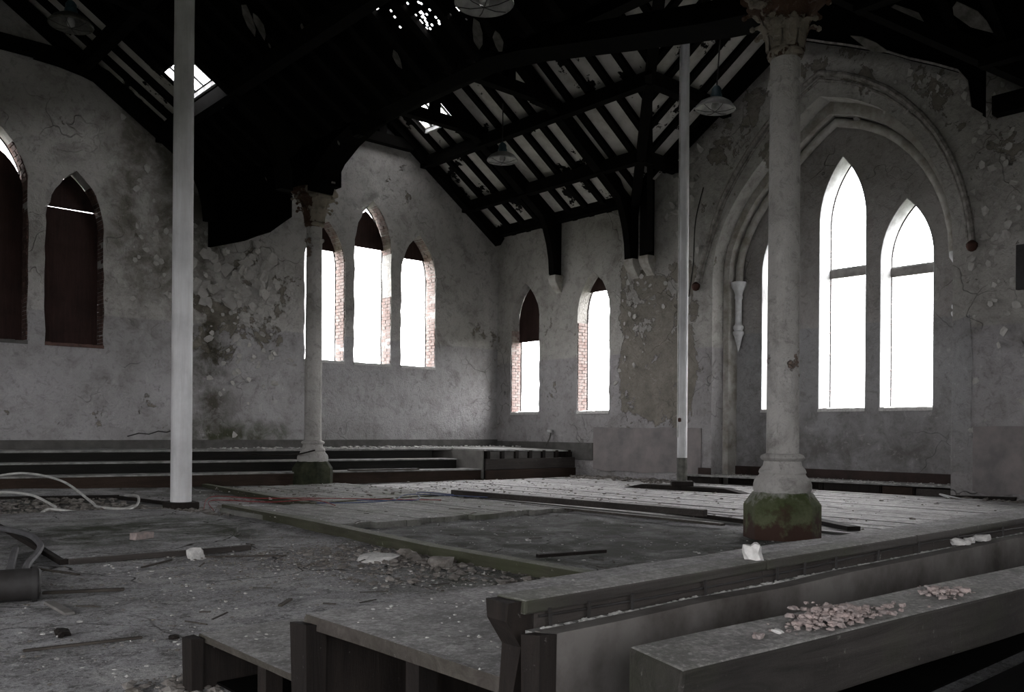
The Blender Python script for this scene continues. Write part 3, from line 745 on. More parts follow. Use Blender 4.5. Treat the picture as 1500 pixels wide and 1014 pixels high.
# arch truss standing against the side wall over the recess
ar = [(5.55, 6.2), (5.72, 6.35), (5.78, 6.8), (5.93, 7.02), (6.3, 7.24), (6.75, 7.48), (7.1, 7.7), (7.48, 7.88), (7.9, 8.08), (8.27, 8.24), (8.72, 8.45), (8.97, 8.48), (9.5, 8.32), (10.2, 7.98), (11.0, 7.5), (12.2, 6.75)]
hi = [(y, ztr(y) - .02) for y, z in ar]
hi[0] = (5.5, ztr(5.5)); 
r_ = empty('arched_roof_screen', (15.3, 8.7, 6.4)); tag(r_, 'black boarded arch against the side wall above the great arched recess', 'roof arch')
loR = [p for p in ar if p[0] <= 9.0]; hiR = [(p[0], ztr(p[0]) - .02) for p in loR]
part(arc_strip(loR, hiR, 15.0, 15.12, 'x'), 'boarding', 'soot_shade', r_)
part(arc_strip(loR, [(a, b_ + .035) for a, b_ in loR], 14.97, 14.999, 'x'), 'pale_edge', 'hood', r_)
loL = [p for p in ar if p[0] >= 8.97]; hiL = [(p[0], ztr(p[0]) - .02) for p in loL]
loL = [(a, max(b_, ztr(a) - .45)) for a, b_ in loL]
part(arc_strip(loL, hiL, 15.2, 15.3, 'x'), 'boarding', 'soot_shade', r_)

# arcade: arch, spandrels and beam --------------------------------------
r_ = empty('arcade_arch', (8.5, 10.3, 5.6)); tag(r_, 'black timber arch spanning between the two cream columns', 'arch')
lo = [(15.05, 5.62), (14.98, 5.75), (14.8, 5.95), (14.45, 6.2), (13.9, 6.42), (13.2, 6.58), (12.4, 6.68), (11.4, 6.72), (10.4, 6.70), (9.4, 6.57), (8.4, 6.36), (7.5, 6.12), (6.7, 5.9), (6.0, 5.72), (5.4, 5.62)]
lo = [(15.05, 5.62), (14.92, 5.85), (14.6, 6.12), (14.1, 6.34), (13.5, 6.50), (12.7, 6.60), (11.8, 6.64), (10.9, 6.62), (10.0, 6.53), (9.1, 6.38), (8.3, 6.2), (7.5, 6.02), (6.7, 5.85), (6.0, 5.70), (5.4, 5.60)]
hi1 = [(a, b_ + .24) for a, b_ in lo]
part(arc_strip(lo, hi1, 8.18, 8.72, 'x'), 'arch_rib', 'soot_shade', r_)
sp = [(a, b_ + .24) for a, b_ in lo if a > 8.9]; sph = [(a, 7.35) for a, _ in sp]
part(arc_strip(sp, sph, 8.3, 8.42, 'x'), 'spandrel_boarding', 'soot_shade', r_)
part(MB().beam((8.0, 3.0, 6.62), (8.0, YB, 6.62), .2, .34), 'valley_beam', 'tim', r_)
# end bay between far column and gable wall: solid boarded
r_ = empty('arcade_end_boarding', (8.2, 17, 5)); tag(r_, 'black boarded bay hanging from the far column to the gable wall', 'boarding')
zt_ = lambda q: max(zmain(q), 6.7)
pl = [(18.04, 4.90), (17.2, 4.96), (16.9, 5.03), (16.6, 5.08), (16.3, 5.24), (16.1, 5.34)]
vs = []; 
mb = MB()
for k in range(len(pl) - 1):
    (ya, za_), (yb, zb_) = pl[k], pl[k + 1]
    xa = 7.50 + (18.04 - ya) / 1.94 * .85; xb = 7.50 + (18.04 - yb) / 1.94 * .85
    mb.hexa([(xa, ya, za_), (xb, yb, zb_), (xb + .06, yb, zb_), (xa + .06, ya, za_)], [(xa, ya, zt_(xa)), (xb, yb, zt_(xb)), (xb + .06, yb, zt_(xb)), (xa + .06, ya, zt_(xa))])
part(mb, 'boarding', 'soot_shade', r_)
r2 = empty('arcade_near_boarding', (8.3, 12, 6)); tag(r2, 'black boarding over the arch springing at the far column', 'boarding')
part(MB().box((8.05, 14.95, 5.78), (8.85, 16.1, 7.2)), 'boarding', 'soot_shade', r2)
tg = part(MB().box((8.62, 14.92, 5.82), (8.70, 14.94, 5.90)), 'metal_tag', 'hood', r2)

# ------------------------------------------------------------------ columns
def column(x, y, label, plm, rot=0):
    r_ = empty('column', (x, y, 0)); tag(r_, label, 'column')
    def lt(prof, nm, m, n=24, ph=0, **k): return MB().lathe(prof, n, (0, 0, 0), ph).build(nm, m, r_, **k)
    o8 = math.pi / 8 + rot
    lt([(.40, -.02), (.40, .34), (.385, .36), (.31, .47), (.30, .475)], 'plinth', plm, 8, o8, bevel=.012)
    lt([(.29, .47), (.30, .50), (.30, .55), (.285, .60), (.255, .63), (.235, .66), (.245, .68), (.235, .71), (.20, .75), (.19, .80), (.195, .83)], 'base_moulding', 'iron', 24, 0, smooth=True)
    lt([(.19, .80), (.215, .81), (.23, .835), (.215, .86), (.18, .875), (.17, .88)], 'base_ring', 'iron', 24, 0, smooth=True)
    sh = MB(); n = 32; prof = []
    for z, rr in ((.87, .168), (2.4, .163), (4.0, .156), (5.1, .150)):
        prof.append((rr, z))
    vs, fs = [], []
    for rr, z in prof:
        for i in range(n):
            a = 2 * math.pi * i / n; k = rr * (1.0 if i % 4 else .975); vs.append((k * math.cos(a), k * math.sin(a), z))
    for j in range(len(prof) - 1):
        for i in range(n): fs.append((j * n + i, j * n + (i + 1) % n, (j + 1) * n + (i + 1) % n, (j + 1) * n + i))
    sh.add(vs, fs).build('shaft', 'iron', r_, smooth=True)
    st = MB()
    for k in range(4):
        a = k * math.pi / 2 + .4; st.beam((.163 * math.cos(a), .163 * math.sin(a), .88), (.150 * math.cos(a), .150 * math.sin(a), 5.05), .018, .012, (math.cos(a), math.sin(a), 0))
    st.build('shaft_fillet', 'iron', r_)
    for k in range(8):
        a = k * math.pi / 4 + .2
        MB().lathe([(.004, -.035), (.02, -.03), (.03, 0), (.02, .03), (.004, .035)], 8, (.165 * math.cos(a), .165 * math.sin(a), 4.80)).build('boss', 'iron', r_, smooth=True)
    lt([(.15, 4.74), (.165, 4.76), (.165, 4.79), (.15, 4.81)], 'boss_ring', 'iron', 24, 0, smooth=True)
    lt([(.15, 5.05), (.18, 5.07), (.19, 5.10), (.18, 5.13), (.155, 5.15)], 'necking_ring', 'cap', 24, 0, smooth=True)
    lt([(.155, 5.12), (.165, 5.25), (.20, 5.42), (.27, 5.55), (.34, 5.62), (.36, 5.64)], 'bell', 'cap', 24, 0, smooth=True)
    for tier, (n, r0, z0_, hh, out) in enumerate(((8, .165, 5.14, .26, .14), (8, .19, 5.30, .30, .20))):
        for k in range(n):
            a = 2 * math.pi * (k + .5 * tier) / n; mb = MB(); vs = []; S = 7
            for i in range(S):
                t_ = i / (S - 1); rad = r0 + out * t_ ** 2.0 + .02 ; z = z0_ + hh * math.sin(t_ * 1.9) / math.sin(1.57)
                wd = .075 * math.sin(math.pi * (.22 + .62 * t_)) + .004
                for s_, th in ((-1, 0), (0, .022), (1, 0)):
                    rr = rad + th; vs.append((rr * math.cos(a) - s_ * wd * math.sin(a), rr * math.sin(a) + s_ * wd * math.cos(a), z))
                vs.append(((rad - .02) * math.cos(a), (rad - .02) * math.sin(a), z))
            fs = []
            for i in range(S - 1):
                b0 = i * 4; b1 = b0 + 4
                fs += [(b0, b0 + 1, b1 + 1, b1), (b0 + 1, b0 + 2, b1 + 2, b1 + 1), (b0 + 2, b0 + 3, b1 + 3, b1 + 2), (b0 + 3, b0, b1, b1 + 3)]
            fs += [(0, 3, 2, 1), tuple(len(vs) - 4 + i for i in range(4))]
            mb.add(vs, fs); e = Vector(vs[-3])
            mb.lathe([(.004, -.03), (.028, -.015), (.03, .01), (.004, .035)], 8, (e.x, e.y, e.z - .01)); mb.build('leaf', 'cap', r_, smooth=True)
    lt([(.34, 5.58), (.40, 5.60), (.41, 5.63), (.38, 5.65), (.43, 5.68), (.47, 5.70), (.47, 5.76), (.44, 5.78)], 'abacus', 'cap', 8, o8, bevel=.008)
    return r_
column(8.36, 5.07, 'large cream iron column with mossy green plinth at right', 'plinth', .2)
column(8.58, 15.5, 'distant cream iron column with blackened plinth, beside the dark dais steps', 'plinthd', .1)
r_ = empty('arcade_post_block', (8.36, 5.07, 5.78)); tag(r_, 'black timber block on top of the right column capital', 'beam')
part(MB().box((8.1, 4.8, 5.78), (8.65, 5.4, 7.0)), 'block', 'soot_shade', r_)

# pipe props ---------------------------------------------------------------
r_ = empty('pipe_prop', (4.62, 11.95, 0)); tag(r_, 'thick white painted pipe prop standing from floor to roof at left', 'prop')
MB().lathe([(.138, .10), (.136, 2.4), (.132, 5), (.128, 8.44)], 28).build('pipe', 'prop', r_, smooth=True)
mbx = MB().box((-.19, -.17, -.01), (.19, .17, .10), j=.01).build('base_block', 'end', r_, bevel=.01)
r_ = empty('pipe_prop', (13.25, 10.12, 0)); tag(r_, 'slimmer grey-white pipe prop on a timber bearer near the arched recess', 'prop')
MB().lathe([(.092, .60), (.092, 4), (.086, 8.30)], 24).build('pipe', 'prop', r_, smooth=True)
MB().lathe([(.098, .19), (.098, .62)], 24).build('sleeve', 'steel', r_, smooth=True)
MB().lathe([(.013, 1.0), (.013, 8.2)], 8, (-.115, .02, 0)).build('conduit', 'wcable', r_, smooth=True)
MB().lathe([(.004, -.04), (.03, -.03), (.03, .03), (.004, .04)], 8, (-.11, -.02, 1.32)).build('clip', 'rust', r_, smooth=True)
MB().box((-.26, -.2, .10), (.26, .2, .19), Matrix.Rotation(.7, 3, 'Z')).build('base_plate', 'end', r_, bevel=.01)
bb = MB(); d1 = Vector((.10, -1.0, 0)).normalized(); s1 = Vector((d1.y, -d1.x, 0)) * .13
cB = Vector((13.18, 10.0, 0)); L = 1.32
lo = [cB - d1 * (L - .45) - s1, cB - d1 * (L - .45) + s1, cB + d1 * (L - .45) + s1, cB + d1 * (L - .45) - s1]
lo2 = [cB - d1 * L - s1, cB - d1 * L + s1, cB + d1 * L + s1, cB + d1 * L - s1]
bb.hexa([p + Vector((0, 0, .015)) for p in lo2], [p + Vector((0, 0, .105)) for p in lo])
tag(bb.build('timber_sleeper', 'end', bevel=.006), 'dark timber with sloping ends lying under the slimmer pipe prop', 'timber')

# lamps ------------------------------------------------------------------
def lamp(x, y, z, ztop, label, s=1.0, tilt=0, dimmed=False):
    r_ = empty('pendant_lamp', (x, y, z)); tag(r_, label, 'lamp', 'old industrial pendant lamps')
    MB().lathe([(.318, 0), (.325, .012), (.32, .03), (.25, .11), (.15, .165), (.10, .18), (.09, .165), (.14, .15), (.235, .095), (.305, .018), (.31, .0)], 28, cap=False).build('reflector', 'steel' if dimmed else 'enamel', r_, smooth=True)  # darker reflector colour stands in for the dim corner
    MB().lathe([(.05, .15), (.095, .16), (.095, .24), (.08, .26), (.08, .33), (.05, .37), (.02, .39)], 16).build('housing', 'blue', r_, smooth=True)
    MB().lathe([(.01, -.02), (.05, 0), (.065, .05), (.05, .11), (.03, .16)], 14).build('bulb', 'bulb', r_, smooth=True)
    g_ = MB()
    for k in range(6):
        a = k * math.pi / 3; g_.tube([(.31 * math.cos(a), .31 * math.sin(a), .01), (.16 * math.cos(a), .16 * math.sin(a), -.03), (0, 0, -.04)], .005, 5)
    g_.build('wire_guard', 'dark', r_)
    MB().lathe([(.012, .38), (.012, ztop - z)], 8).build('drop_rod', 'dark', r_)
    if tilt: r_.rotation_euler = (tilt, tilt * .4, 0)
    return r_
def topz(x, y): return max(zmain(x), ztr(y) if (x > XR and abs(y - TC) < TH) else 0) - .16
lamp(12.0, 13.83, 6.70, 7.9, 'pale pendant lamp with blue-grey housing hanging below the right roof trusses')
lamp(12.0, 8.55, 6.36, topz(12.0, 8.55), 'pale pendant lamp hanging just left of the right column, before the great arch', tilt=.06)
lamp(6.1, 7.35, 5.72, zmain(6.1) - .1, 'round pendant lamp at the top edge of the picture, seen from below')
lamp(3.9, 14.6, 7.25, zmain(3.9) - .1, 'barely visible dimmed pendant lamp in the dark upper left corner', dimmed=True)

# ------------------------------------------------------------------ dais along the gable wall
dz_ = empty('stepped_dais', (6, 17, 0)); tag(dz_, 'dark three-step timber dais running along the gable wall', 'dais')
def step(xa, ya, za_, xb, yb, zb_, hgt, m, mtop, back=17.98, nm=('riser', 'tread'), th=.03):
    # front line from (xa,ya) to (xb,yb); za_, zb_ top heights
    part(MB().hexa([(xa, ya, za_ - hgt), (xb, yb, zb_ - hgt), (xb, yb + .03, zb_ - hgt), (xa, ya + .03, za_ - hgt)],
                   [(xa, ya, za_ - th), (xb, yb, zb_ - th), (xb, yb + .03, zb_ - th), (xa, ya + .03, za_ - th)]), nm[0], m, dz_)
    part(MB().hexa([(xa, ya - .03, za_ - th), (xb, yb - .03, zb_ - th), (xb, min(yb + .62, back), zb_ - th), (xa, min(ya + .62, back), za_ - th)],
                   [(xa, ya - .03, za_), (xb, yb - .03, zb_), (xb, min(yb + .62, back), zb_), (xa, min(ya + .62, back), za_)]), nm[1], mtop, dz_, bevel=.006)
step(-2, 16.45, .33, 12.66, 15.20, .24, .36, 'daisl', 'dust')
step(-2, 16.95, .52, 12.35, 15.75, .46, .24, 'daisr', 'dust')
step(-2, 17.4, .70, 12.1, 16.35, .68, .24, 'daisr', 'dust')
part(MB().hexa([(-2, 17.4, .66), (12.66, 16.3, .64), (12.66, 17.98, .64), (-2, 17.98, .66)], [(-2, 17.4, .70), (12.66, 16.3, .68), (12.66, 17.98, .68), (-2, 17.98, .70)]), 'top_deck', 'dust', dz_)
part(MB().hexa([(12.66, 15.12, .64), (15.5, 15.12, .60), (15.5, 17.98, .64), (12.66, 17.98, .64)], [(12.66, 15.12, .68), (15.5, 15.12, .63), (15.5, 17.98, .68), (12.66, 17.98, .68)]), 'top_deck', 'dust', dz_)
part(MB().hexa([(12.62, 15.15, .02), (12.66, 15.15, .02), (12.66, 17.1, .02), (12.62, 17.1, .02)], [(12.62, 15.15, .65), (12.66, 15.15, .65), (12.66, 17.1, .65), (12.62, 17.1, .65)]), 'side_panel', 'ply', dz_)
for k in range(7):
    xx = 12.72 + k * .43
    part(MB().box((xx, 15.11, .46), (xx + .09, 15.5, .64)), 'joist_end', 'end', dz_)
    part(MB().box((xx + .09, 15.18, .46), (xx + .43, 15.22, .62 - .005 * k)), 'infill_board', 'ply' if k < 5 else 'end', dz_)
part(MB().box((12.66, 15.08, .22), (15.5, 15.12, .46)), 'front_board', 'riser', dz_)
part(MB().box((12.66, 15.05, -.02), (15.5, 15.10, .21)), 'bottom_board', 'daisl', dz_)
part(MB().beam((9.3, 15.35, .285), (10.9, 15.22, .275), .12, .03), 'loose_tread_board', 'seat', dz_)

# platform inside the recess ----------------------------------------------
np_ = empty('recess_platform', (15.8, 9, 0)); tag(np_, 'low broken boarded platform at the foot of the great arched recess', 'platform')
def fx(y): return 15.28 + (11.5 - y) / 4.95 * .42
yy = 6.28
while yy < 11.75:
    y1 = min(yy + U(.5, 1.3), 11.8)
    part(MB().hexa([(fx(yy) - .03, yy, .165), (16.22, yy, .165), (16.22, y1 - .006, .165), (fx(y1) - .03, y1 - .006, .165)], [(fx(yy) - .03, yy, .20), (16.22, yy, .20), (16.22, y1 - .006, .20), (fx(y1) - .03, y1 - .006, .20)]) if y1 < 11.05 or True else None, 'deck_board', 'dust', np_)
    if R() < .75: part(MB().beam((fx(yy) + .02, yy + .02, .07), (fx(y1) + .02, y1 - .04, .07), .03, U(.12, .17)), 'front_board', random.choice(['end', 'riser', 'daisl', 'end']), np_)
    part(MB().box((fx(yy) + .04, yy, -.01), (fx(yy) + .12, yy + .09, .165)), 'joist', 'end', np_)
    yy = y1
part(MB().box((15.95, 6.28, -.02), (16.0, 11.1, .16)), 'back_bearer', 'end', np_)
tag(MB().box((15.44, 5.2, -.01), (15.52, 6.25, .07), j=.02).build('fallen_plank', 'end'), 'dark plank lying against the wall foot right of the recess', 'plank')

# ------------------------------------------------------------------ near staging (facing the far gable)
sg = empty('stepped_staging', (8, 2.6, 0)); tag(sg, 'broken timber staging with dusty grey treads across the foreground', 'staging')
XE = 15.3
def tread(x0, y0, y1, z, th, nm, m, jag=.02):
    n = 40; top = []
    xs_ = [x0 + (XE - x0) * (i / n) ** 1.6 for i in range(n + 1)]
    vs = []; 
    ys_ = [y0, y0 + (y1 - y0) * .33, y0 + (y1 - y0) * .66, y1]
    for zz in (z, z - th):
        for j, yv in enumerate(ys_):
            for i, xv in enumerate(xs_):
                vs.append((xv + (U(-jag, jag) if i == 0 else 0), yv + (U(-.006, .006) if j in (0, 3) else 0), zz + (U(-.003, .003) if zz == z else 0)))
    m_ = n + 1; fs = []
    for j in range(3):
        for i in range(n): 
            fs.append((j * m_ + i, j * m_ + i + 1, (j + 1) * m_ + i + 1, (j + 1) * m_ + i)); k = 4 * m_
            fs.append((k + j * m_ + i, k + (j + 1) * m_ + i, k + (j + 1) * m_ + i + 1, k + j * m_ + i + 1))
        fs.append((j * m_, (j + 1) * m_, 4 * m_ + (j + 1) * m_, 4 * m_ + j * m_)); fs.append((j * m_ + n, 4 * m_ + j * m_ + n, 4 * m_ + (j + 1) * m_ + n, (j + 1) * m_ + n))
    for i in range(n):
        fs.append((i, 4 * m_ + i, 4 * m_ + i + 1, i + 1)); fs.append((3 * m_ + i, 3 * m_ + i + 1, 7 * m_ + i + 1, 7 * m_ + i))
    return part(MB().add(vs, fs), nm, m, sg, fixn=True)
tread(1.50, 2.72, 3.68, .23, .028, 'lower_tread', 'seat', .008)
tread(1.50, 1.66, 2.76, .46, .045, 'upper_tread', 'seat', .012)
part(MB().box((1.47, 3.63, -.01), (XE, 3.67, .20)), 'lower_riser', 'end', sg)
part(MB().box((1.44, 3.60, -.01), (1.49, 3.70, .222), j=.004), 'end_post', 'end', sg)
part(MB().box((1.50, 2.70, .0), (XE, 2.74, .415)), 'upper_riser', 'end', sg)
part(MB().box((1.46, 2.66, .0), (1.54, 2.77, .43), j=.012), 'end_post', 'end', sg)
for x0_, y0_, zt in ((1.55, 3.15, .2), (1.6, 2.22, .41), (2.6, 2.22, .41), (2.6, 3.15, .2), (3.8, 2.2, .41), (6, 2.2, .41)):
    part(MB().box((x0_, y0_, 0), (x0_ + .07, y0_ + .07, zt)), 'strut', 'end', sg)
# nosing rail on the third level, with its rotted wedge end
rz = .69
seg = [(1.44, 2.5), (2.5, 3.6), (3.6, 6.2), (6.2, 10), (10, XE)]
for k, (a, b_) in enumerate(seg):
    part(MB().box((a, 1.565, rz - .035), (b_ - .006, 1.675, rz), j=.003), 'nosing_rail', 'rail', sg, bevel=.007)
    part(MB().box((a + (.05 if k == 0 else 0), 1.585, .47), (b_ - .004, 1.615, rz - .036)), 'backing_board', 'riser', sg)
wg = MB(); 
rings = [[(1.40, 1.58, .685), (1.405, 1.67, .685), (1.47, 1.66, .685), (1.47, 1.58, .685)], [(1.40, 1.585, .64), (1.405, 1.665, .64), (1.48, 1.66, .64), (1.48, 1.585, .64)], [(1.45, 1.59, .57), (1.45, 1.66, .57), (1.50, 1.66, .57), (1.50, 1.59, .57)], [(1.43, 1.60, .44), (1.44, 1.66, .44), (1.49, 1.66, .44), (1.49, 1.6, .44)], [(1.42, 1.59, .20), (1.42, 1.67, .20), (1.5, 1.67, .20), (1.5, 1.59, .20)]]
for k in range(len(rings) - 1): wg.hexa(rings[k + 1], rings[k])
part(wg, 'rotted_end_post', 'end', sg)
# riser board behind it, facing us
part(MB().box((1.405, 1.475, .24), (1.455, 1.535, .622), j=.006), 'board_end', 'end', sg)
n = 60; vs = []
for zi, zv in enumerate((.30, .45, .54, .622)):
    for i in range(n + 1):
        xv = 1.445 + (XE - 1.445) * (i / n) ** 1.7
        vs.append((xv, 1.478 + .006 * noise.noise(Vector((xv * 3, zv * 9, 1))), zv + (.006 * noise.noise(Vector((xv * 2.2, 0, 5))) if zi == 3 else 0)))
base = len(vs)
vs += [(v[0], 1.535, v[2]) for v in vs]
fs = []
for j in range(3):
    for i in range(n):
        a = j * (n + 1) + i; fs.append((a, a + 1, a + n + 2, a + n + 1)); fs.append((base + a, base + a + n + 1, base + a + n + 2, base + a + 1))
for i in range(n): a = 3 * (n + 1) + i; fs.append((a, a + 1, base + a + 1, base + a))
fs.append((0, n + 1, base + n + 1, base)); fs.append((n + 1, 2 * n + 2, base + 2 * n + 2, base + n + 1)); fs.append((2 * n + 2, 3 * n + 3, base + 3 * n + 3, base + 2 * n + 2))
part(MB().add(vs, fs), 'back_board', plain('mottled_grey_board', (.040, .035, .031), .9, (.125, .118, .112), 2.6, bump=.5), sg, smooth=True)
part(MB().box((1.46, 1.53, .55), (XE, 1.585, .612)), 'ledge', 'dust', sg)
part(MB().box((1.75, -2.5, .02), (XE, 1.46, .05)), 'void_shade_sheet', 'soot_shade', sg)  # black sheet added so the void below the beam reads as shade
part(MB().box((1.55, 1.58, .02), (XE, 3.6, .03)), 'void_shade_sheet', 'soot_shade', sg)  # second black sheet, painted shade below the treads
# cable stapled along the rail
cb = MB(); pts = []; xv = 1.5
while xv < 12: pts.append((xv, 1.578, .642 + .007 * math.sin(xv * 2.1))); xv += .12
tag(MB().tube(pts, .0035, 6).build('stapled_cable', 'dark'), 'thin black cable stapled along the dusty rail in the foreground', 'cable')
for i, xv in enumerate((1.52, 1.66, 1.83, 2.16, 2.55, 2.72, 2.93, 3.25, 3.6, 3.98, 4.5, 5.6, 6.1, 7.0, 8.0)):
    s_ = MB().box((xv, 1.560, .618), (xv + .007, 1.566, .662), Matrix.Rotation(U(-.15, .15), 3, 'Y')); part(s_, 'staple', 'dark', sg)
# foreground beam
p0, p1 = Vector((1.44, 1.145, .57)), Vector((14, .35, .57))
fb = MB(); n = 26; ringL = []
dd = (p1 - p0).normalized(); sd = Vector((dd.y, -dd.x, 0))
for i in range(n + 1):
    p = p0 + (p1 - p0) * (i / n) ** 1.6; wv = .098; 
    if i == 0: sk = dd * -.02
    else: sk = Vector((0, 0, 0))
    q = noise.noise(Vector((p.x * 2, 0, 0))) * .006
    ringL.append([p + sd * (wv + q) + Vector((0, 0, -.07)) - dd * (.07 if i == 0 else 0), p - sd * wv + Vector((0, 0, -.07)), p - sd * wv + Vector((0, 0, .07 + q * .6)), p + sd * (wv + q) + Vector((0, 0, .068)) - dd * (.05 if i == 0 else 0)])
vs = [v for r_ in ringL for v in r_]; fs = [(0, 1, 2, 3), tuple(n * 4 + k for k in (3, 2, 1, 0))]
for i in range(n):
    for k in range(4): fs.append((i * 4 + k, i * 4 + (k + 1) % 4, i * 4 + 4 + (k + 1) % 4, i * 4 + 4 + k))
fbm = MB().add(vs, fs).build('heavy_beam', wood('worn_dark_beam', (.012, .011, .010), (.045, .041, .038), 'X', green=.4, dust=(.27, .265, .255), speck=.2), bevel=.008)
tag(fbm, 'heavy worn timber beam lying nearest the camera at lower right', 'beam')
tag(MB().box((1.5, .2, -.01), (1.6, 1.2, .5)).build('beam_trestle', 'end', bevel=.01), 'dark upright carrying the left end of the heavy foreground beam', 'post')

# ------------------------------------------------------------------ loose timbers on the floor
def timber(p, q, wd, ht, z, m, name, label, cat='timber'):
    return tag(MB().beam((p[0], p[1], z + ht / 2), (q[0], q[1], z + ht / 2), wd, ht).build(name, m, bevel=.005), label, cat)
timber((8.72, 11.2), (8.98, 6.5), .10, .085, .06, 'riser', 'long_batten', 'long straight brown batten lying on the floor left of the mossy column')
timber((8.50, 9.3), (8.50, 5.9), .07, .03, .03, 'seat', 'pale_lath', 'pale thin lath lying beside the long brown batten')
timber((9.55, 8.6), (8.98, 5.9), .05, .05, .02, 'end', 'dark_batten', 'short dark batten between the long batten and the mossy column')
timber((9.8, 5.5), (9.3, 4.75), .16, .05, .02, 'end', 'broken_board', 'broken dark board lying just right of the mossy column')
timber((1.08, 4.78), (1.62, 4.70), .03, .012, .005, 'splint', 'thin_stick', 'thin dark stick on the floor at lower left', 'stick')
timber((1.55, 6.35), (2.0, 6.15), .045, .02, .005, 'splint', 'broken_lath', 'grey broken lath beside the dark metal cylinder', 'stick')
timber((1.50, 6.0), (1.50, 5.55), .06, .018, .004, 'ply', 'short_plank', 'short flat grey plank near the dark metal cylinder', 'plank')
timber((2.42, 7.05), (2.75, 7.3), .02, .015, .004, 'splint', 'thin_stick', 'thin dark splinter in the middle of the left floor', 'stick')
timber((1.75, 7.6), (1.95, 7.0), .03, .015, .004, 'splint', 'thin_stick', 'dark splinter just right of the grey hoses', 'stick')
timber((2.55, 5.0), (2.7, 5.15), .03, .015, .004, 'splint', 'thin_stick', 'short dark splinter just beyond the end of the lower tread', 'stick')
timber((3.0, 7.35), (3.6, 6.95), .03, .012, .004, 'splint', 'thin_stick', 'dark stick right of the white plaster chunk on the left floor', 'stick')
timber((5.2, 5.5), (5.9, 5.35), .05, .03, .01, 'end', 'dark_batten', 'dark splintered batten on the mossy floor behind the foreground rail', 'stick')

# rusted cylinder and hoses --------------------------------------------------
r_ = empty('metal_cylinder', (1.06, 6.28, .105)); tag(r_, 'dark rusty metal cylinder lying on the floor at the left edge', 'cylinder')
cyl = MB().lathe([(.02, 0), (.085, 0), (.10, .012), (.102, .05), (.102, .95), (.09, 1.0)], 24); 
cyl.v = [(-(p[2] - .45), p[1], p[0]) for p in cyl.v]; co = cyl.build('body', 'dark', r_, smooth=True)
r_.rotation_euler = (0, 0, -.22)
cyb = MB().lathe([(.112, .02), (.112, .05)], 24); cyb.v = [(-(p[2] - .45), p[1], p[0]) for p in cyb.v]; cyb.build('rim', 'dark', r_, smooth=True)
def curve(pts, n=10):
    P_ = [Vector(p) for p in pts]; P_ = [P_[0]] + P_ + [P_[-1]]; out = []
    for i in range(1, len(P_) - 2):
        for k in range(n):
            t_ = k / n; a, b_, c_, d_ = P_[i - 1], P_[i], P_[i + 1], P_[i + 2]
            out.append(.5 * ((2 * b_) + (-a + c_) * t_ + (2 * a - 5 * b_ + 4 * c_ - d_) * t_ ** 2 + (-a + 3 * b_ - 3 * c_ + d_) * t_ ** 3))
    out.append(P_[-2]); return out
def cable(pts, r, m, name, label, cat='cable'): return tag(MB().tube(curve(pts), r, 8).build(name, m, smooth=True), label, cat)
cable([(1.52, 6.5, .03), (1.60, 7.0, .03), (1.72, 7.5, .04), (1.96, 8.2, .04), (2.10, 8.7, .05), (2.12, 9.2, .09), (2.02, 9.8, .10), (1.8, 10.2, .09), (1.3, 10.6, .05)], .028, 'hose', 'rubber_hose', 'grey rubber hose bending right above the dark cylinder', 'hose')
cable([(1.42, 6.5, .03), (1.52, 7.1, .03), (1.68, 7.8, .03), (1.88, 8.6, .035)], .030, 'hose', 'rubber_hose', 'straighter grey rubber hose running up from the dark cylinder', 'hose')
cable([(2.6, 14.6, .30), (3.3, 14.9, .40), (3.75, 14.4, .30), (3.85, 13.3, .06), (3.75, 12.6, .03), (3.9, 12.1, .03), (4.1, 12.3, .04)], .018, 'wcable', 'white_cable', 'white cable rising in a loop from the debris left of the white prop')
cable([(2.9, 12.0, .03), (3.1, 12.35, .05), (3.35, 11.9, .03), (3.75, 11.75, .03), (4.15, 12.3, .05), (4.5, 13.3, .10), (4.55, 14.0, .06)], .018, 'wcable', 'white_cable', 'white cable curling on the floor close to the white prop')
cable([(2.2, 12.6, .12), (2.7, 13.6, .20), (3.15, 13.6, .16), (3.3, 12.9, .03)], .018, 'wcable', 'white_cable', 'white cable with a hooked end at the left edge of the picture')
cable([(4.75, 11.5, .02), (5.2, 12.3, .12), (5.7, 11.9, .10), (6.4, 11.4, .10), (7.2, 10.9, .08), (7.8, 10.3, .08)], .006, 'rcable', 'red_wire', 'red wire straggling right from the foot of the white prop')
cable([(4.8, 11.3, .02), (5.0, 11.8, .11), (5.6, 11.3, .09), (6.2, 11.2, .10), (6.1, 10.4, .08)], .006, 'rcable', 'red_wire', 'second red wire looping low beside the white prop')
cable([(6.1, 10.9, .08), (6.6, 10.6, .08), (7.1, 10.5, .10), (7.6, 10.9, .13), (8.2, 10.9, .10), (8.6, 10.2, .09)], .007, 'bcable', 'blue_wire', 'blue wire lying across the low platform near the long batten')
cable([(6.8, 11.0, .08), (7.5, 10.5, .08), (8.1, 11.3, .12), (8.5, 10.9, .09)], .007, 'bcable', 'blue_wire', 'shorter blue wire crossing the other blue one')
cable([(13.2, 12.05, 3.9), (14.0, 12.0, 4.0), (15.40, 11.62, 4.0), (15.46, 11.55, 4.7), (15.46, 11.5, 5.6), (15.46, 11.3, 6.3)][2:], .012, 'dark', 'hanging_wire', 'dark wire hanging beside the left foot of the great arch moulding')
cable([(15.35, 15.98, .70), (15.45, 15.93, .9), (15.47, 15.9, 1.06)], .016, 'steel', 'pipe_stub', 'thin bent pipe rising to a small cup on the side wall', 'pipe')
tag(MB().lathe([(.02, 0), (.07, .02), (.08, .07), (.05, .09)], 12, (15.44, 15.9, 1.05)).build('pipe_cup', 'reveal', smooth=True), 'small white cup-shaped fitting on top of the thin wall pipe', 'fitting')
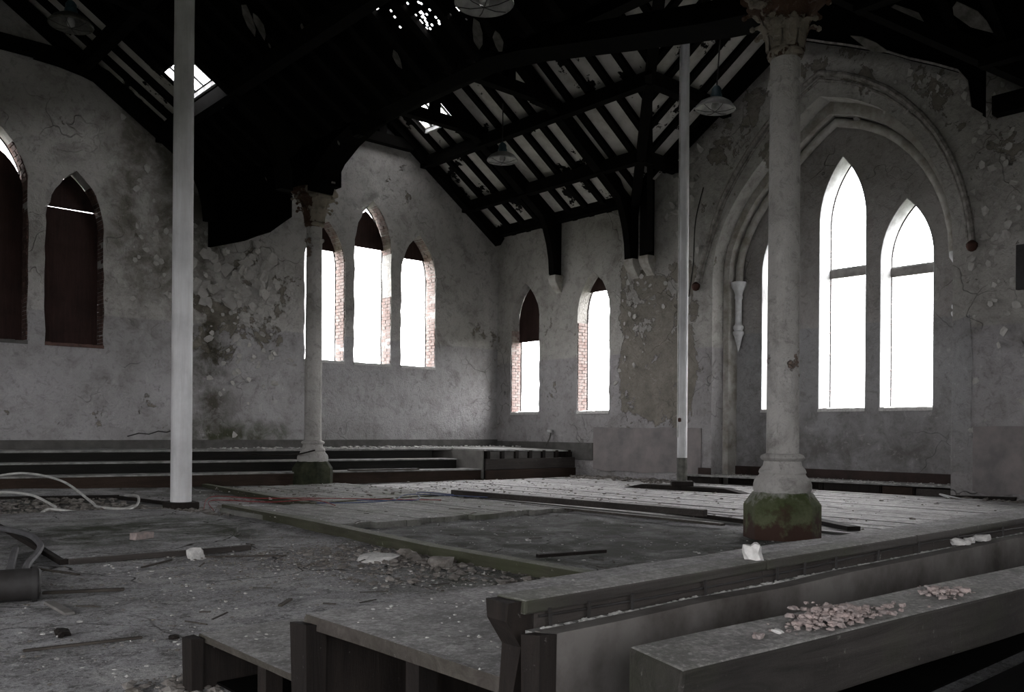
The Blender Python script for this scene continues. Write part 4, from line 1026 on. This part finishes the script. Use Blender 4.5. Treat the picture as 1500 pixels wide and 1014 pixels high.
cable([(15.2, 6.1, .03), (15.3, 6.3, .08), (15.2, 5.9, .03), (15.35, 5.6, .02)], .012, 'reveal', 'pale_straw', 'pale bent straw stalks by the wall foot right of the recess', 'debris')
cable([(8.35, 15.0, .70), (8.0, 15.4, .6), (7.4, 16.3, .62)], .014, 'end', 'leaning_rod', 'thin dark rod slanting across the dais steps left of the far column', 'rod')
pts = [(7.0 - 1.1 * t_, YB - .02, 1.05 - .12 * t_ + (.04 if i % 2 else 0)) for i, t_ in enumerate([0, .15, .3, .45, .62, .8, 1])]
tag(MB().tube(pts, .012, 5).build('dead_wire', 'dark'), 'dark wiggling wire on the gable wall just left of the white prop', 'wire')

# ------------------------------------------------------------------ rubble
def bigchunk(x, y, z, r, m, label, name='plaster_chunk', flat=.6, cat='rubble'):
    return tag(MB().stone((x, y, z + r * .45 * flat), r, flat).build(name, m), label, cat)
bigchunk(2.98, 7.36, 0, .07, 'chunk', 'white plaster chunk below the edge of the raised slab', flat=1.0)
bigchunk(4.12, 6.28, 0, .16, 'chunk', 'large flat white plaster slab beside the mossy edge strip', 'plaster_slab', .3)
bigchunk(4.32, 6.15, 0, .10, 'rub', 'grey rubble lump right of the flat white plaster slab', flat=.7)
bigchunk(4.3, 5.68, 0, .10, 'rub', 'grey rubble lump further along the mossy edge strip', flat=.7)
tag(MB().box((2.84, 8.52, .05), (3.04, 8.62, .11), Matrix.Rotation(.35, 3, 'Z'), .006).build('loose_brick', 'pinkrub', bevel=.006), 'single loose pale brick lying on the raised slab', 'brick')
bigchunk(1.33, 5.05, 0, .045, 'end', 'small dark clod on the floor at lower left', 'dark_clod', .6)
bigchunk(1.75, 4.6, 0, .035, 'end', 'dark scrap right of the thin stick at lower left', 'dark_scrap', .5)
ch = MB().stone((2.47, 1.598, .716), .03, 1.35, 7); tag(ch.build('plaster_chunk', 'chunk'), 'upright white plaster chunk standing against the foreground rail', 'rubble')
for k, (x_, l_) in enumerate(((3.98, 'left'), (4.08, 'middle'), (4.22, 'right'))):
    bigchunk(x_, 1.55, .622, .035, 'chunk', 'pale plaster lump on the rail ledge, %s one of a row of three' % l_)
bigchunk(1.62, .78, .50, .11, 'chunk', 'white rubble lump at the bottom edge below the heavy beam', flat=.5)
def scatter(n, regions, rmin, rmax, m, name, label, zf=None, flat=.5):
    mb = MB()
    for _ in range(n):
        x0_, x1_, y0_, y1_ = random.choice(regions); x_, y_ = U(x0_, x1_), U(y0_, y1_)
        r_ = rmin * (rmax / rmin) ** (R() ** 2.2); z_ = (zf(x_, y_) if zf else fz(x_, y_)) + r_ * .2
        mb.rock((x_, y_, z_), r_, flat)
    ob = mb.build(name, m, fixn=False); tag(ob, label, 'rubble', kind='stuff'); return ob
scatter(1500, [(1, 5, 3.9, 8), (2, 4.6, 5, 8), (3.2, 4.6, 4.2, 7), (0.3, 3, 3.9, 6), (3.3, 4.6, 4.6, 7.4)], .002, .016, 'chunk', 'plaster_crumbs', 'white plaster crumbs scattered over the left and centre floor')
scatter(3200, [(1, 4.6, 4, 7.6), (2.4, 4.6, 5.5, 7.6), (3.6, 4.7, 4, 9), (3, 4.6, 6.2, 7.4)], .003, .018, 'rub', 'grey_rubble', 'grey rubble grit scattered over the left floor')
scatter(420, [(3.4, 4.55, 5.2, 7.2), (4.0, 4.55, 4.1, 6.5)], .015, .05, 'rub', 'edge_rubble', 'rubble heaped along the mossy edge strip')
scatter(500, [(4.9, 8.0, 4.2, 8.3), (4.8, 8.5, 8.4, 11)], .004, .022, 'chunk', 'platform_crumbs', 'white crumbs on the dark mossy middle floor', zf=lambda x, y: .06 if y > 8.4 else 0)
scatter(900, [(5, 13, 11, 15), (9, 15, 9, 14.5), (6.5, 12, 11, 14.8), (9, 15.2, 4.2, 11)], .01, .04, 'rub', 'far_rubble', 'fine dark rubble over the far floor', zf=lambda x, y: .06 if x < 9 else .018)
scatter(350, [(5, 13, 11, 15), (9, 15, 9, 14.5), (13, 15.4, 5, 12)], .01, .035, 'chunk', 'far_crumbs', 'white crumbs over the far floor', zf=lambda x, y: .06 if x < 9 else .018)
scatter(700, [(2.4, 4.4, 12, 14.5)], .015, .06, 'rub', 'debris_bed', 'dark mossy debris bed under the white cables at left')
scatter(260, [(3.9, 4.9, 11.4, 12.4), (4.0, 5.4, 10.6, 11.9)], .015, .07, 'rub', 'prop_rubble', 'rubble around the foot of the white pipe prop')
scatter(420, [(14.5, 15.5, 11.6, 14.6), (15.1, 15.5, 11.3, 15.0)], .02, .09, 'rub', 'wall_foot_rubble', 'rubble along the foot of the side wall left of the recess', zf=lambda x, y: .02)
scatter(180, [(15.2, 15.5, 3.5, 6.2)], .02, .07, 'rub', 'wall_foot_rubble', 'rubble along the foot of the side wall right of the recess', zf=lambda x, y: .02)
scatter(260, [(15.35, 16.2, 6.4, 11.0)], .008, .03, 'chunk', 'recess_crumbs', 'white crumbs on the recess platform', zf=lambda x, y: .205)
scatter(300, [(7, 15.3, 16.6, 17.9), (8.8, 13, 16.5, 17.9)], .02, .06, 'chunk', 'dais_crumbs', 'white crumbs along the top deck of the dais', zf=lambda x, y: .69)
scatter(700, [(1.35, 1.8, 3.2, 3.85), (1.25, 1.75, 3.3, 3.95), (1.5, 2.2, 2.9, 3.5)], .006, .035, 'rub', 'void_rubble', 'rubble spilling from under the cut end of the lower tread')
scatter(1100, [(1.5, 12, 1.54, 1.57), (1.5, 4, 1.54, 1.572), (1.5, 3, 1.52, 1.575)], .004, .013, 'chunk', 'ledge_crumbs', 'plaster crumbs packed along the ledge behind the foreground rail', zf=lambda x, y: .612)
scatter(170, [(1.5, 3, 1.7, 2.7), (1.55, 6, 1.75, 2.7)], .004, .012, 'chunk', 'tread_crumbs', 'small crumbs on the upper tread', zf=lambda x, y: .46)
scatter(120, [(1.55, 3, 2.8, 3.6)], .004, .012, 'chunk', 'tread_crumbs', 'small crumbs on the lower tread', zf=lambda x, y: .23)
def heap(cx, ln, n, hh, label):
    mb = MB()
    for _ in range(n):
        x_ = cx + random.gauss(0, ln); y_ = 1.135 - .0635 * (x_ - 1.44) + random.gauss(0, .032); r_ = .002 + .013 * R() ** 3
        mb.stone((x_, y_, .640 + r_ * .3 + hh * max(0, 1 - abs(x_ - cx) / (1.6 * ln)) * R()), r_, .6)
    tag(mb.build('brick_rubble_heap', 'pinkrub', fixn=False), label, 'rubble', kind='stuff')
heap(2.06, .10, 520, .03, 'pinkish rubble heap on top of the heavy foreground beam')
heap(2.62, .04, 130, .015, 'second smaller rubble heap further right on the heavy beam')
tag(MB().stone((1.80, 1.10, .645), .013, .5, 3).build('plaster_chip', 'chunk'), 'small white chip on the heavy beam left of the rubble heap', 'rubble')
# splinters and sticks joined
mb = MB()
for _ in range(110):
    x_, y_ = random.choice([(U(1, 4.6), U(4.5, 8)), (U(4.8, 8.5), U(4.2, 11)), (U(7, 15), U(9, 14.5))]); a = U(0, 3.14); L = U(.03, .2); h_ = .065 if (4.8 < x_ < 9 and y_ > 8.4) else .022
    mb.beam((x_ - L * math.cos(a) / 2, y_ - L * math.sin(a) / 2, h_), (x_ + L * math.cos(a) / 2, y_ + L * math.sin(a) / 2, h_ + U(0, .01)), U(.005, .016), U(.004, .008))
tag(mb.build('wood_splinters', 'splint', fixn=False), 'dark wood splinters scattered over the whole floor', 'debris', kind='stuff')

# paint flakes curling off the walls ------------------------------------------
def flakes(n, P, cu, cv, su, sv, s0, s1, name, m, parent, thick=.004):
    mb = MB()
    for _ in range(n):
        u, v = random.gauss(cu, su), random.gauss(cv, sv)
        if any(abs(u - q[0]) < q[1] + .15 and q[2] - .2 < v < q[4] + .1 for q in (LA + RA if P is PA else WB + [(8.65, 2.5, 0, 5, 6.6)])): continue
        s_ = U(s0, s1); a0 = U(0, 6.28); ta = U(0, 6.28); lift = U(.4, 1.3)
        ring = []; k = 6
        for i in range(k):
            a = a0 + i * 2 * math.pi / k; rr = s_ * U(.5, 1.1); du, dv = rr * math.cos(a), rr * math.sin(a)
            out = max(0, (du * math.cos(ta) + dv * math.sin(ta)) / s_ + .4); ring.append((u + du, v + dv, -.004 - lift * s_ * out ** 1.6 * .6))
        mb.add([P(*q) for q in ring] + [P(q[0], q[1], q[2] + thick) for q in ring], [tuple(range(k)), tuple(range(2 * k - 1, k - 1, -1))] + [(i, (i + 1) % k, k + (i + 1) % k, k + i) for i in range(k)])
    ob = part(mb, name, m, parent, fixn=False); ob['kind'] = 'stuff'; return ob
flakes(75, PA, 8.15, 4.25, .5, .42, .05, .17, 'peeling_flakes', 'flake', wa)
flakes(60, PA, 8.6, 3.0, .7, .9, .03, .09, 'peeling_flakes', 'flake', wa)
flakes(60, PA, 6.6, 4.6, .7, 1.0, .03, .11, 'peeling_flakes', 'flake', wa)
flakes(30, PA, 15.2, 5.6, .15, .4, .02, .07, 'peeling_flakes', 'flake', wa)
flakes(40, PB, 13.2, 3.9, .4, .8, .03, .08, 'peeling_flakes', 'flake', wb)
flakes(120, PB, 5.3, 4.6, .35, 1.2, .03, .09, 'peeling_flakes', 'flake', wb)
flakes(34, PB, 11.7, 6.2, .5, .6, .04, .12, 'peeling_flakes', 'flake', wb)
flakes(80, PB, 6.6, 7.2, .6, .5, .03, .09, 'peeling_flakes', 'flake', wb)
# plaster scraps still clinging to the black roof
sc_ = MB()
def scrap(px, py, s_, asp=.4, x0=XV, z0=EZ, ang=.8):
    X_, Y_ = raypt(px, py, x0, z0); k = 7; ring = []
    for i in range(k):
        a = i * 2 * math.pi / k; rr = s_ * U(.6, 1.1); du = rr * math.cos(a); dv = rr * math.sin(a) * asp
        xx = X_ + du * math.cos(ang) - dv * math.sin(ang); yy = Y_ + du * math.sin(ang) + dv * math.cos(ang)
        zb = z0 + SL * (x0 - xx) - .19; ring.append((xx, yy, zb))
    sc_.add(ring + [(a, b_, c_ + .012) for a, b_, c_ in ring], [tuple(range(k)), tuple(range(2 * k - 1, k - 1, -1))] + [(i, (i + 1) % k, k + (i + 1) % k, k + i) for i in range(k)])
for px, py, s_ in ((395, 50, .05), (443, 22, .07), (441, 56, .06), (325, 140, .06), (390, 249, .05), (496, 194, .06), (349, 267, .05), (320, 282, .06), (322, 322, .08), (428, 275, .05), (380, 20, .25), (365, 12, .3), (582, 70, .16), (700, 30, .25), (730, 42, .18)):
    scrap(px, py, s_)
for px, py, s_ in ((1330, 10, .42), (1360, 30, .36), (1275, 50, .3), (1420, 5, .4), (1430, 65, .2), (1180, 8, .12)):
    scrap(px, py, s_, .35, XA, EZ, 2.4)
M['scrap'] = plain('sooty_plaster_scraps', (.13, .125, .115), .95, (.06, .058, .05), 6)
k_ = part(sc_, 'clinging_plaster_scraps', 'scrap', ob_ceil, fixn=False); k_['kind'] = 'stuff'

# ------------------------------------------------------------------ outside
go = MB().add([(-60, -60, -.35), (90, -60, -.35), (90, 90, -.35), (-60, 90, -.35)], [(0, 1, 2, 3)]).build('ground', 'outside', fixn=False); struct(go)

# give nothing two roots: drop accidental helpers
for ob in list(bpy.data.objects):
    if ob.name == 'x': bpy.data.objects.remove(ob)
